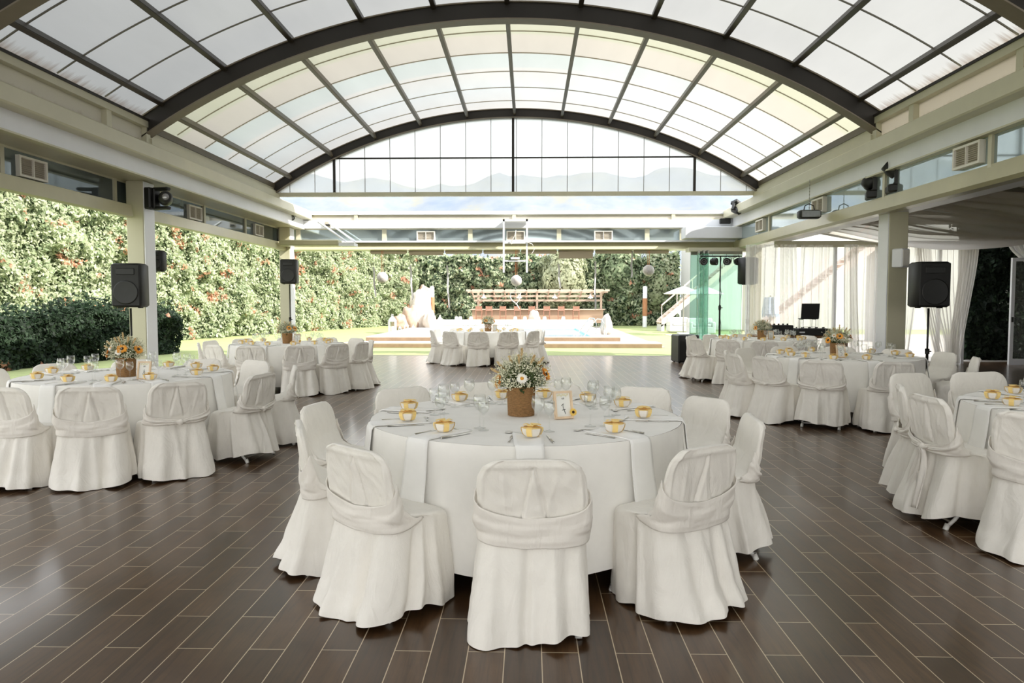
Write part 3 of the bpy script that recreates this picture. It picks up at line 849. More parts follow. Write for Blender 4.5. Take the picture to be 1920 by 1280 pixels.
# ---- tableware kinds
def mk(name, cat): return thing(name, 'x', cat)
def make_bowl():
    t = mk('favour_bowl', 'bowl')
    m = MB(); m.lathe([(.001, .0), (.032, .0), (.043, .009), (.051, .026), (.054, .043), (.050, .043), (.038, .012), (.001, .008)], 8); m.build('bowl', MT['bowl'], t)
    m = MB()
    for s in (0, 1):
        rot = Matrix.Rotation(s * math.pi / 2 + .4, 4, 'Z')
        pts = [(-.055, .043), (-.053, .027), (-.045, .009), (-.034, -.0), (.034, -.0), (.045, .009), (.053, .027), (.055, .043), (.042, .049), (0, .052), (-.042, .049)]
        n = len(pts); vs = []
        for x, z in pts:
            for y in (-.014, .014): vs.append(rot @ Vector((x * 1.03, y, z + (.001 if z > 0.001 else .001))))
        m.add(vs, [(2 * i, 2 * i + 1, 2 * ((i + 1) % n) + 1, 2 * ((i + 1) % n)) for i in range(n)])
    m.lathe([(.001, .049), (.04, .047), (.052, .043)], 16)
    o = m.build('ribbon', MT['ribbon'], t)
    m = MB()
    for a in (0.3, 2.2, 3.6, 5.2):
        d = Vector((math.cos(a), math.sin(a), 0))
        s_ = Vector((-d.y, d.x, 0))
        def fn(u, v, d=d, s_=s_):
            w = .004 + .016 * math.sin(min(1, v * 1.1) * math.pi * .75)
            return d * (.045 * v) + s_ * ((u - .5) * 2 * w) + Vector((0, 0, .050 + .012 * math.sin(v * 2.4)))
        m.grid(fn, 4, 8)
    m.ball((0, 0, .054), .008, 5); q = m.build('bow', MT['ribbon'], o, True)
    return Kind(t)
def make_glass(h, r):
    t = mk('wine_glass', 'glass')
    b = h * .5
    m = MB(); m.lathe([(.003, b), (r * .55, b + .012), (r * .92, b + (h - b) * .35), (r, b + (h - b) * .58), (r * .93, b + (h - b) * .85), (r * .86, h), (r * .84, h), (r * .91, b + (h - b) * .85), (r * .975, b + (h - b) * .58), (r * .89, b + (h - b) * .37), (r * .5, b + .016), (.001, b + .006)], 24)
    m.build('bowl', MT['glass'], t, True)
    m = MB(); m.lathe([(.0035, .008), (.003, .03), (.003, b - .01), (.006, b + .004)], 10); m.build('stem', MT['glass'], t, True)
    m = MB(); m.lathe([(.001, 0), (r * .92, 0), (r * .93, .0015), (r * .4, .005), (.004, .01), (.001, .01)], 24); m.build('foot', MT['glass'], t, True)
    return Kind(t)
def make_fork():
    t = mk('fork', 'fork')
    m = MB(); m.tube([(0, -.095, .002), (0, -.03, .003), (0, .025, .004)], .004, 6, 0, True, [.0055, .003, .003]); m.build('handle', MT['steel'], t, True)
    m = MB(); m.bbox(-.011, .011, .025, .055, .002, .0045, .001)
    for i in range(4): m.box(-.011 + i * .0063, -.0082 + i * .0063, .055, .095, .002, .004)
    m.build('tines', MT['steel'], t); return Kind(t)
def make_knife():
    t = mk('knife', 'knife')
    m = MB(); m.tube([(0, -.1, .004), (0, -.01, .004)], .005, 8, 0, True, [.006, .0045]); m.build('handle', MT['steel'], t, True)
    m = MB(); m.add([(-.006, -.01, .001), (.004, -.01, .001), (.006, .06, .001), (.002, .105, .001), (-.006, .1, .001), (-.006, -.01, .0035), (.006, -.01, .0025), (.008, .06, .002), (.003, .105, .002), (-.006, .1, .0035)],
                    [(4, 3, 2, 1, 0), (5, 6, 7, 8, 9), (0, 1, 6, 5), (1, 2, 7, 6), (2, 3, 8, 7), (3, 4, 9, 8), (4, 0, 5, 9)]); m.build('blade', MT['steel'], t); return Kind(t)
def make_spoon():
    t = mk('spoon', 'spoon')
    m = MB(); m.tube([(0, -.08, .003), (0, .03, .004)], .003, 6, 0, True, [.005, .0025]); m.build('handle', MT['steel'], t, True)
    m = MB(); m.ball((0, .05, .006), .016, 8, 0, (1, 1.45, .35)); m.build('spoon_bowl', MT['steel'], t, True); return Kind(t)
def make_napkin(seed):
    """strip of folded linen lying radially (+x outward from the table centre) and hanging over the edge"""
    R = random.Random(seed); m = MB(); hw = .075; drop = .30 + R.uniform(-.03, .08); sk = R.uniform(-.03, .03)
    pts = [(.60, .756), (.75, .757), (TR - .02, .759), (TR + .012, .755), (TR + .024, .735), (TR + .040, .60), (TR + .058, .50), (TR + .072, .75 - drop - .05)]
    def fn(u, v):
        s = v * (len(pts) - 1); k = min(len(pts) - 2, int(s)); f = s - k
        x = pts[k][0] * (1 - f) + pts[k + 1][0] * f; z = pts[k][1] * (1 - f) + pts[k + 1][1] * f
        w = hw * (1 + .08 * math.sin(v * 5 + seed))
        y = (u - .5) * 2 * w + sk * max(0, v - .45)
        r = x
        if v > .4: x = x - (TR - math.sqrt(TR * TR - y * y)) * 1.0
        return (x, y, z + (.004 * math.sin(u * 6.28 + seed) if v < .4 else 0))
    m.grid(fn, 9, 43)
    o = m.build('napkin', MT['napkin'], None, True); md = o.modifiers.new('thick', 'SOLIDIFY'); md.thickness = .006; md.offset = 1
    tag(o, 'x', 'napkin'); return Kind(o)
BOWL = make_bowl(); GL1 = make_glass(.185, .036); GL2 = make_glass(.165, .032); FORK = make_fork(); KNIFE = make_knife(); SPOON = make_spoon()
NAP = [make_napkin(1), make_napkin(2), make_napkin(3)]

# ---- flowers
def flower(name, cat, np_, rp, rd, mats, rows=2, wp=.3, stem=.12):
    """faces +z, origin at the neck"""
    t = mk(name, cat); R = random.Random(np_)
    m = MB()
    for row in range(rows):
        for i in range(np_):
            a = 2 * math.pi * (i + .5 * row) / np_ + R.uniform(-.06, .06); d = Vector((math.cos(a), math.sin(a), 0)); s_ = Vector((-d.y, d.x, 0))
            L = rp * (1 - .08 * row) * R.uniform(.9, 1.08); w = L * wp; lift = R.uniform(-.1, .25) + .15 * row
            ps = []
            for v, ww in ((0, .35), (.35, 1), (.7, .85), (1, .08)):
                c = d * (rd * .7 + (L - rd * .7) * v) + Vector((0, 0, .004 + .004 * row + L * lift * v * v * .5))
                ps += [c - s_ * w * ww * .5, c + s_ * w * ww * .5]
            m.add(ps, [(0, 1, 3, 2), (2, 3, 5, 4), (4, 5, 7, 6)])
    m.build('petals', mats[0], t)
    m = MB(); m.lathe([(.0005, .014), (rd * .5, .0135), (rd * .9, .010), (rd, .004), (rd * .8, .0), (.0005, 0)], 20); m.build('centre', mats[1], t, True)
    if stem:
        m = MB(); m.tube([(0, 0, 0), (0, 0, -stem * .5), (0, .004, -stem)], .0028, 6); m.build('stem', MT['stem'], t, True)
    return Kind(t)
SUNF = flower('sunflower', 'flower', 19, .048, .017, (MT['petal'], MT['disc']), 2, .33, .13)
DAISY = flower('daisy', 'flower', 17, .034, .012, (MT['wpetal'], MT['gold']), 2, .3, .13)
def make_wheat():
    t = mk('wheat_stalk', 'plant'); m = MB(); R = random.Random(4)
    for k in range(11):
        for i in range(4):
            a = i * 1.256 + k * .6; z = .0 + k * .006; r = .0055 * math.sin(math.pi * (k + 1.5) / 17) + .001
            m.ball((math.cos(a) * r, math.sin(a) * r, z), .0032, 3, 0, (.8, .8, 2.0))
    m.build('ear', MT['wheat'], t); m = MB(); m.tube([(0, 0, 0), (0, .003, -.14)], .0014, 5); m.build('stalk', MT['wheat'], t); return Kind(t)
WHEAT = make_wheat()
def make_baby():
    """gypsophila: a cloud of tiny blossoms on a spray of fine stems, origin at the basket rim"""
    R = random.Random(11); t = mk('babys_breath_spray', 'flowers')
    st = MB(); quads = []
    for k in range(170):
        a = R.uniform(0, 6.28); el = R.uniform(.12, 1.5); L = R.uniform(.09, .165) * (1.0 + .25 * math.sin(el))
        tip = Vector((math.cos(a) * math.cos(el) * L * 1.05, math.sin(a) * math.cos(el) * L * 1.05, math.sin(el) * L * .98))
        b = Vector((math.cos(a) * .04 * R.random(), math.sin(a) * .04 * R.random(), -.03))
        mid = (b + tip) / 2 + Vector((0, 0, .012)); st.tube([b, mid, tip], .0008, 3, 0, False)
        for j in range(15):
            p = tip + Vector((R.gauss(0, .017), R.gauss(0, .017), R.gauss(0, .014)))
            st.tube([mid, p], .0004, 3, 0, False); r = R.uniform(.0032, .0058)
            n1 = Vector((R.gauss(0, 1), R.gauss(0, 1), R.gauss(0, 1))).normalized(); n2 = n1.orthogonal().normalized(); n3 = n1.cross(n2)
            for A, B in ((n1, n2), (n2, n3), (n1, n3)):
                for q in ((A * r), (B * r), (A * -r), (B * -r)): quads.append(p + q)
    me = fast_mesh('blossoms', np.array([tuple(q) for q in quads]), None, 4, [MT['baby']])
    o = bpy.data.objects.new('blossoms', me); COL.objects.link(o); o.parent = t; o['kind'] = 'stuff'
    st.build('fine_stems', MT['stem'], t)
    lf = MB()
    for k in range(34):
        a = R.uniform(0, 6.28); el = R.uniform(-.15, 1.1); L = R.uniform(.05, .10)
        d = Vector((math.cos(a) * math.cos(el), math.sin(a) * math.cos(el), math.sin(el))); s_ = Vector((-math.sin(a), math.cos(a), 0)); b = Vector((math.cos(a) * .05, math.sin(a) * .05, -.005))
        ps = []
        for v, w in ((0, .2), (.4, 1), (.75, .7), (1, .05)): c = b + d * L * v + Vector((0, 0, -.02 * v * v)); ps += [c - s_ * .011 * w, c + s_ * .011 * w]
        lf.add(ps, [(0, 1, 3, 2), (2, 3, 5, 4), (4, 5, 7, 6)])
    lf.build('leaves', MT['leafg'], t)
    return Kind(t)
BABY = make_baby()
def make_basket():
    t = mk('rope_basket', 'basket'); prof = []; n = 26; H = .178
    for k in range(n):
        z0 = H * k / n; r = .078 + .007 * (k / n)
        prof += [(r - .001, z0), (r + .004, z0 + H / n * .35), (r + .004, z0 + H / n * .65)]
    prof += [(.085, H), (.078, H), (.074, .02), (.001, .02)]
    m = MB(); m.lathe([(.001, 0), (.076, 0)] + prof, 64)
    m.build('coiled_rope_wall', MT['rope'], t, True)
    m = MB(); m.lathe([(.001, .165), (.079, .165)], 24); m.build('moss_filling', MT['leafg'], t); return Kind(t)
BASK = make_basket()
GLYPH = {
 '7': [[(-.35, .55), (-.1, .8), (.05, .95)], [(-.35, .6), (0, .85), (-.05, .3), (.1, -.2), (.35, -1)], [(-.3, -.25), (.35, -.15)]],
 '4': [[(.05, .95), (-.1, .2), (-.4, -.35), (.4, -.3)], [(.12, .5), (.1, -.2), (.14, -1)]],
 '5': [[(.35, .9), (-.25, .85)], [(-.25, .85), (-.3, .25), (.2, .2), (.4, -.3), (.2, -.85), (-.3, -.8)]],
 '3': [[(-.3, .75), (.1, .95), (.35, .6), (0, .1), (.4, -.3), (.2, -.85), (-.3, -.8)]],
 '1': [[(-.2, .6), (.05, .95), (.0, 0), (.02, -.95)]],
 '2': [[(-.3, .5), (0, .95), (.35, .55), (.0, -.3), (-.35, -.9), (.4, -.85)]]}
WORD = [[(-.9, .3), (-.5, .35)], [(-.7, .7), (-.72, -.2), (-.5, -.2)], [(-.2, .3), (-.45, .1), (-.3, -.2), (-.12, .2), (-.1, -.25)], [(.1, .9), (.08, -.2), (.3, .1), (.15, .25)], [(.5, .95), (.5, -.2)], [(.65, .1), (.85, .2), (.7, .35), (.62, -.05), (.9, -.2)]]
def make_frame(digit, loc, rz, label, flower_side=True):
    t = thing('table_card_frame', label, 'picture frame', loc, rz, 'wooden table card frames')
    W, H, d, b = .115, .165, .022, .013
    T = Matrix.Rotation(-.24, 4, 'X')
    m = MB(); m.box(-W / 2, W / 2, -d / 2, d / 2, 0, b, 0, T); m.box(-W / 2, W / 2, -d / 2, d / 2, H - b, H, 0, T)
    m.box(-W / 2, -W / 2 + b, -d / 2, d / 2, b, H - b, 0, T); m.box(W / 2 - b, W / 2, -d / 2, d / 2, b, H - b, 0, T)
    m.box(-.012, .012, .0, .006, 0, .12, 0, Matrix.Translation((0, .065, 0)) @ Matrix.Rotation(.28, 4, 'X'))
    m.build('frame', MT['woodf'], t)
    c = MB(); c.box(-W / 2 + b, W / 2 - b, 0, .003, b, H - b, 0, T); co = c.build('card', MT['card'], t)
    m = MB()
    def stroke(pl, ox, oz, s, r):
        m.tube([T @ Vector((ox + x * s, -.0012, oz + z * s)) for x, z in pl], r, 5)
    for pl in GLYPH[digit]: stroke(pl, .0, .060, .032, .0017)
    for pl in WORD: stroke(pl, .0, .118, .010, .0005)
    m.build('lettering', MT['ink'], co)
    m = MB()
    for q in range(7): m.lathe([(.0005, .0), (.006, .0)], 8, mat=T @ Matrix.Translation((-.03 + q * .01, -.0012, .14 + .004 * math.sin(q * 2.3))) @ Matrix.Rotation(math.pi / 2, 4, 'X'))
    m.build('printed_flowers', MT['inkg'], co)
    # artificial sunflower clipped on the lower right corner
    s = MB(); fm = T @ Matrix.Translation((W / 2 - .004, -.016, .036)) @ Matrix.Rotation(math.pi / 2, 4, 'X')
    for row in range(2):
        for i in range(16):
            a = 2 * math.pi * (i + .5 * row) / 16; dd = Vector((math.cos(a), math.sin(a), 0)); s_ = Vector((-dd.y, dd.x, 0)); ps = []
            for v, ww in ((0, .4), (.5, 1), (1, .1)):
                cc = dd * (.006 + .018 * v) + Vector((0, 0, .001 + .001 * row)); ps += [fm @ (cc - s_ * .0032 * ww), fm @ (cc + s_ * .0032 * ww)]
            s.add(ps, [(0, 1, 3, 2), (2, 3, 5, 4)])
    so = s.build('sunflower_clip', MT['petaly'], t); so['label'] = 'small artificial sunflower clipped on the frame corner'
    s = MB(); s.lathe([(.0005, .005), (.008, .004), (.009, .001)], 14, mat=fm); s.build('clip_centre', MT['disc'], so, True)
    return t

# ---- lay the tables
def seat_names(angs):
    """names of the places, counted left and right from the one nearest the viewer"""
    order = sorted(range(len(angs)), key=lambda i: abs(angs[i])); near = order[0]; names = {near: 'the place nearest the viewer'}
    ordn = ['first', 'second', 'third', 'fourth', 'fifth', 'sixth', 'seventh', 'eighth', 'ninth']
    lt = sorted([i for i in range(len(angs)) if i != near and angs[i] < angs[near]], key=lambda i: -angs[i])
    rt = sorted([i for i in range(len(angs)) if i != near and angs[i] > angs[near]], key=lambda i: angs[i])
    for k, i in enumerate(lt): names[i] = ordn[k] + ' place leftward of nearest'
    for k, i in enumerate(rt): names[i] = ordn[k] + ' place rightward of nearest'
    return names
def table(idx, cx, cy_, tn, seats, digit, hem, detail, basket_px=None, frame_px=None, csc=1.02):
    """seats: list of (angle from the viewer side in degrees, + to the right; chair radius or None; chair kind)"""
    R = random.Random(idx * 31)
    TAB.put((cx, cy_, 0), .3 * idx, 'round folding table under the white cloth, the ' + tn, 'round banquet tables')
    cl = cloth_mesh(idx * 5 + 1, hem).build('tablecloth', MT['cloth'], None, True, (cx, cy_, 0)); cl.rotation_euler = (0, 0, idx * 1.3)
    tag(cl, 'white floor-length tablecloth on the ' + tn, 'tablecloth', 'white tablecloths')
    names = seat_names([s[0] for s in seats])
    for i, (ang, cr_, kind) in enumerate(seats):
        a = math.radians(ang); d = Vector((math.sin(a), -math.cos(a), 0)); tg = Vector((math.cos(a), math.sin(a), 0)); nm = names[i]
        if cr_:
            ch_ = CH[kind].put(Vector((cx, cy_, 0)) + d * cr_, a + math.radians(R.uniform(-5, 5)), 'white slipcovered chair, %s, %s' % (tn, nm), 'white slipcovered banquet chairs')
            k_ = 1.0 if idx == 1 else csc; ch_.scale = (k_ if csc > 1.05 else 1, k_ if csc > 1.05 else 1, k_)
        c0 = Vector((cx, cy_, 0))
        jr = R.uniform(-.02, .02)
        rzr = a - math.pi / 2
        NAP[(i + idx) % 3].put((cx, cy_, 0), rzr + jr, 'white folded napkin, %s, %s' % (tn, nm), 'white napkins')
        BOWL.put(c0 + d * (.74 + R.uniform(-.03, .03)) + tg * R.uniform(-.02, .02) + Vector((0, 0, .763)), R.uniform(0, 6.28), 'yellow ribboned favour bowl, %s, %s' % (tn, nm), 'yellow ribboned favour bowls')
        gr = R.uniform(-.02, .02)
        GL1.put(c0 + d * (.52 + gr) + tg * .05 + Vector((0, 0, .7515)), R.uniform(0, 6), 'larger wine glass, %s, %s' % (tn, nm), 'large wine glasses')
        GL2.put(c0 + d * (.56 + gr) + tg * (.125 + gr) + Vector((0, 0, .7515)), R.uniform(0, 6), 'smaller wine glass, %s, %s' % (tn, nm), 'small wine glasses')
        if detail:
            FORK.put(c0 + d * .76 - tg * (.115 + gr) + Vector((0, 0, .7515)), a + R.uniform(-.2, .2), 'steel fork, %s, %s' % (tn, nm), 'steel forks')
            KNIFE.put(c0 + d * .76 + tg * (.115 + gr) + Vector((0, 0, .7515)), a + R.uniform(-.15, .15), 'steel knife, %s, %s' % (tn, nm), 'steel knives')
            SPOON.put(c0 + d * .60 - tg * .06 + Vector((0, 0, .7515)), a + 1.2 + R.uniform(-.3, .3), 'steel dessert spoon, %s, %s' % (tn, nm), 'steel spoons')
    bp = G(*basket_px, .75) if basket_px else Vector((cx, cy_, .75)); bp.z = .7515
    if basket_px: bp += Vector((bp.x, bp.y, 0)).normalized() * .078
    BASK.put(bp, idx * .7, 'brown coiled rope basket on the ' + tn, 'rope baskets of flowers')
    rim = bp + Vector((0, 0, .175))
    BABY.put(rim, idx * 1.9, "spray of tiny white baby's breath on the " + tn, "baby's breath sprays")
    def fl(kind, az, el, r, lab, grp):
        d = Vector((math.sin(az) * math.cos(el), -math.cos(az) * math.cos(el), math.sin(el)))
        e = d.to_track_quat('Z', 'Y').to_euler()
        kind.put(rim + d * r + Vector((0, 0, .012)), tuple(e), lab + ', ' + tn, grp)
    fl(SUNF, -1.2, .22 - .05 * (idx % 2), .145, 'orange sunflower at left of the bouquet', 'sunflowers in the bouquets')
    fl(SUNF, 1.25, .42, .168, 'orange sunflower at right of the bouquet', 'sunflowers in the bouquets')
    if idx in (2, 3, 4, 5): fl(SUNF, (-.35, .55, .3, -.2)[idx - 2], .55, .15, 'orange sunflower facing the viewer in the bouquet', 'sunflowers in the bouquets')
    if idx == 1: fl(SUNF, 2.3, .8, .165, 'orange sunflower at the back of the bouquet', 'sunflowers in the bouquets')
    fl(DAISY, .05 + .2 * ((idx - 1) % 3), .38, .135, 'white daisy facing the viewer in the bouquet', 'daisies in the bouquets')
    if idx in (4, 5): fl(DAISY, -.7, .6, .15, 'white daisy at left of the bouquet', 'daisies in the bouquets')
    for k, (az, el, r) in enumerate(((-1.2, .75, .15), (-.9, 1.1, .14), (-.15, 1.1, .15), (.1, 1.35, .17), (.75, 1.0, .16), (1.1, .85, .17), (-1.4, .5, .15))):
        if not detail and k % 2: continue
        fl(WHEAT, az, el, r, ['lowest left', 'upper left', 'front middle', 'top', 'upper right', 'lower right', 'leftmost'][k] + ' dried wheat ear in the bouquet', 'wheat ears in the bouquets')
    fp = G(*frame_px, .75) if frame_px else bp + Vector((.17, -.02, 0)); fp.z = .7535
    make_frame(digit, fp, (.30 if idx == 1 else .08), 'wooden frame with table card number %s on the %s' % (digit, tn))

S1 = [(2.4, 1.10, 0), (-35, 1.10, 3), (-69, 1.08, 1), (-103, 1.17, 0), (-141, 1.33, 3), (-167.5, 1.38, 1), (171, 1.36, 0), (144, 1.38, 3), (118, 1.21, 2), (82, 1.10, 5), (39, 1.10, 1)]
table(1, -.02, 4.31, 'centre table', S1, '7', .135, True, (977, 782), (1058, 786))
def ring(offs, r, kinds): return [(o, r, kinds[i % len(kinds)]) for i, o in enumerate(offs)]
table(4, -3.86, 6.72, 'front left table', [(18, 1.16, 3), (45, 1.16, 2), (80, 1.18, 5), (113, 1.3, 2), (148, 1.22, 0), (178, 1.22, 3), (-152, 1.22, 1), (-122, 1.2, 0), (-92, 1.18, 3), (-48, 1.16, 0), (-9, 1.16, 1)], '4', .17, True, (237, 707), (269, 712))
table(5, 4.10, 9.33, 'middle right table', [(-33, 1.15, 5), (-2, 1.15, 2), (-60, 1.17, 2), (-82, 1.25, 1), (-108, 1.22, 0), (-138, 1.2, 3), (-170, 1.2, 1), (158, 1.2, 0), (128, 1.2, 3), (98, 1.2, 1), (64, 1.22, 3)], '5', .16, True, (1569, 669), (1578, 671))
table(3, -4.15, 12.1, 'rear left table', [(-5, 1.15, 0), (27, 1.15, 3), (52, 1.15, 0), (78, 1.16, 2), (108, 1.18, 3), (138, 1.18, 0), (168, 1.18, 3), (-162, 1.18, 0), (-128, 1.18, 3), (-95, 1.18, 3), (-63, 1.16, 1), (-34, 1.15, 0)], '3', .16, False)
table(2, -1.0, 17.5, 'far middle table', [(-7, 1.14, 0), (24, 1.14, 3), (55, 1.14, 0), (84, 1.15, 2), (115, 1.15, 0), (150, 1.15, 3), (-175, 1.15, 1), (-140, 1.15, 0), (-108, 1.15, 3), (-75, 1.15, 1), (-37, 1.14, 3)], '1', .16, False)
table(6, 4.46, 13.66, 'rear right table', [(-42, 1.15, 0), (-16, 1.15, 3), (12, 1.15, 0), (40, 1.15, 3), (70, 1.15, 0), (98, 1.16, 1), (124, 1.16, 0), (152, 1.18, 3), (180, 1.16, 0), (-152, 1.16, 0), (-126, 1.16, 3), (-72, 1.17, 5), (-99, 1.15, 1)], '2', .16, False)
table(7, 3.95, 4.75, 'table at the right edge', [(-55, 1.12, 3), (-88, 1.06, 4), (-117, 1.05, 5), (-156, 1.34, 0), (178, 1.38, 3), (142, 1.25, 0), (105, 1.2, 3), (66, 1.15, 0), (26, 1.15, 1), (-15, 1.14, 0)], '1', .16, True, None, None, 1.07)
# ================================================================= HALL EQUIPMENT
def speaker(loc, rz, label, w=.42, h=.64, d=.36, face='plain'):
    t = thing('loudspeaker', label, 'speaker', loc, rz, 'black loudspeakers')
    m = MB(); m.bbox(-w / 2, w / 2, -d / 2 + .02, d / 2, 0, h, .03); m.build('cabinet', MT['black'], t, True)
    m = MB(); m.bbox(-w / 2 + .02, w / 2 - .02, -d / 2 + .004, -d / 2 + .03, .02, h - .02, .01); m.build('grille', MT['blackm'], t)
    m = MB()
    r = w * .38; cz = h * .34
    m.lathe([(r, 0), (r + .012, .004), (r + .012, .012), (r - .004, .012), (r * .55, .004), (.001, .008)], 32, mat=Matrix.Translation((0, -d / 2 + .008, cz)) @ Matrix.Rotation(math.pi / 2, 4, 'X'))
    m.build('woofer_ring', MT['black'], t, True)
    m = MB(); m.bbox(-w * .3, w * .3, -d / 2 - .004, -d / 2 + .01, h * .74, h * .88, .006); m.build('horn', MT['black'], t)
    for sx_ in (-1, 1): m = MB(); m.box(sx_ * w * .33 - .02, sx_ * w * .33 + .02, -.05, .05, -.012, 0); m.build('rubber_foot', MT['black'], t)
    return t
def stand(loc, h, label, tri=True, z0=0):
    t = thing('speaker_stand', label, 'stand', loc, 0, 'black speaker stands')
    m = MB(); m.tube([(0, 0, .05), (0, 0, h * .55)], .02, 10); m.tube([(0, 0, h * .5), (0, 0, h)], .015, 10); m.build('pole', MT['black'], t, True)
    m = MB(); m.tube([(0, 0, h * .5), (0, 0, h * .56)], .032, 10); m.tube([(0, 0, h * .53), (.06, 0, h * .53)], .01, 8); m.build('collar', MT['black'], t, True)
    for k in range(3):
        a = k * 2.094 + .5; m = MB(); m.tube([(0, 0, .45), (math.cos(a) * .42, math.sin(a) * .42, .015)], .011, 8); m.tube([(0, 0, .12), (math.cos(a) * .26, math.sin(a) * .26, .18)], .007, 6)
        m.build('leg', MT['black'], t, True)
    return t
# four big speakers
def spk(px, py_bot, Y, rz, lab, h=.64, w=.42):
    p = P(px, py_bot, Y); speaker(p, rz, 'black loudspeaker ' + lab, w, h); stand((p.x, p.y, 0), p.z - .013, 'black tripod stand of the loudspeaker ' + lab)
spk(245, 576, 10.8, .15, 'before the left square post', .67, .44)
spk(543, 532, 18.3, .1, 'in the far left corner', .63, .41)
spk(1741, 576, 10.7, -.05, 'at right before the white curtains', .67, .47)
spk(1402, 533, 17.6, .5, 'in the far right corner beside the lighting stand', .66, .38)
p = P(295, 509, 12.5); o = speaker((-6.47, 12.32, p.z), 0, 'small black loudspeaker fixed behind the left square post', .2, .36, .22)
m = MB(); m.tube([(0, -.24, .2), (0, -.08, .2)], .015, 8); m.build('bracket', MT['black'], o)
# subwoofer
p = G(1289, 681); t = thing('subwoofer', 'large black subwoofer on the floor beside the glass doors', 'speaker', (p.x, p.y + .3, 0), .12)
m = MB(); m.bbox(-.26, .26, -.28, .28, .02, .68, .02); m.build('cabinet', MT['black'], t); m = MB(); m.bbox(-.24, .24, -.295, -.275, .05, .65, .008); m.build('grille', MT['blackm'], t)
for a in (-.2, .2):
    for b in (-.2, .2): m = MB(); m.box(a - .02, a + .02, b - .02, b + .02, 0, .02); m.build('rubber_foot', MT['black'], t)
# white wall speaker on the right post
p = P(1679, 502, 11.7); t = thing('wall_speaker', 'small white box speaker mounted on the right square post', 'speaker', (5.98, 11.62, p.z), .5)
m = MB(); m.bbox(-.10, .10, -.10, .08, 0, .30, .012); m.build('cabinet', MT['white'], t); m = MB(); m.bbox(-.085, .085, -.108, -.098, .02, .28, .004); m.build('grille', MT['grille'], t)
m = MB(); m.box(-.03, .03, .08, .12, .1, .2); m.build('bracket', MT['alu'], t)
# moving head lights
def moving_head(loc, rot, label, s=1.0):
    t = thing('moving_head_light', label, 'stage light', loc, 0, 'black moving head lights'); t.rotation_euler = rot; t.scale = (s, s, s)
    m = MB(); m.bbox(-.17, .17, -.13, .13, 0, .12, .02); m.build('base', MT['black'], t)
    m = MB()
    for sx_ in (-1, 1): m.bbox(sx_ * .15 - .025, sx_ * .15 + .025, -.05, .05, .10, .38, .015)
    m.bbox(-.17, .17, -.06, .06, .10, .15, .015); m.build('yoke', MT['black'], t)
    T = Matrix.Translation((0, 0, .31)) @ Matrix.Rotation(.9, 4, 'X')
    m = MB(); m.lathe([(.001, -.2), (.07, -.2), (.105, -.14), (.11, 0), (.10, .12), (.085, .2), (.075, .21), (.001, .2)], 20, mat=T); h_ = m.build('head', MT['black'], t, True)
    m = MB(); m.lathe([(.001, .208), (.068, .206), (.072, .2)], 20, mat=T); m.build('lens', MT['lens'], h_, True)
moving_head((-6.39, 11.9, 3.19), (0, math.pi / 2, -.2), 'black moving head light on the left square post', 1.05)
p = P(545, 405, 18.6); moving_head((p.x - .15, 18.6, p.z + .15), (.4, 2.5, .4), 'black moving head light in the far left corner under the fascia', .8)
moving_head((5.62, 11.75, 3.125), (0, 0, 1.2), 'black moving head light standing on the right beam, farther twin', 1.1)
moving_head((5.62, 11.1, 3.125), (0, 0, -1.9), 'black moving head light standing on the right beam, nearer twin', 1.0)
p = P(1382, 398, 18.4); moving_head((p.x, 18.4, p.z + .25), (.3, 3.6, .5), 'black moving head light hanging in the far right corner', .8)
# scoop light on a chain
p = P(1517, 400, 13.5); t = thing('hanging_floodlight', 'black floodlight on a chain over the right beam', 'stage light', p)
m = MB(); m.bbox(-.2, .2, -.1, .1, -.1, .06, .03); m.build('housing', MT['black'], t, True)
m = MB(); m.bbox(-.17, .17, -.115, -.098, -.08, .04, .005); m.build('lens', MT['lens'], t)
m = MB(); zt = 3.72 - p.z
k = 0; z = .06
while z < zt: m.box(-.008 if k % 2 else -.003, .008 if k % 2 else .003, -.003 if k % 2 else -.008, .003 if k % 2 else .008, z, z + .028); z += .03; k += 1
m.build('chain', MT['alu'], t)
m = MB(); m.tube([(-.1, 0, .05), (-.08, 0, .14), (0, 0, .18), (.08, 0, .14), (.1, 0, .05)], .01, 6); m.build('yoke', MT['black'], t)
# floodlight box on the far wall right, sensor box far left
p = P(1360, 415, 19.3); t = thing('floodlight', 'flat black floodlight box on the far fascia at right', 'light', (p.x, 19.33, p.z)); m = MB(); m.bbox(-.14, .14, -.06, .05, -.06, .08, .01); m.build('housing', MT['black'], t)
m = MB(); m.box(-.03, .03, .03, .06, -.03, .04); m.build('bracket', MT['alu'], t)
p = P(614, 420, 19.3); t = thing('sensor_box', 'small dark slotted box on the far white fascia at left', 'sensor', (p.x, 19.36, p.z)); m = MB(); m.bbox(-.08, .08, -.03, .02, -.07, .07, .008); m.build('housing', MT['slat'], t)
m = MB(); m.box(-.06, .06, -.036, -.028, -.05, .0); m.build('slot', MT['voidm'], t)
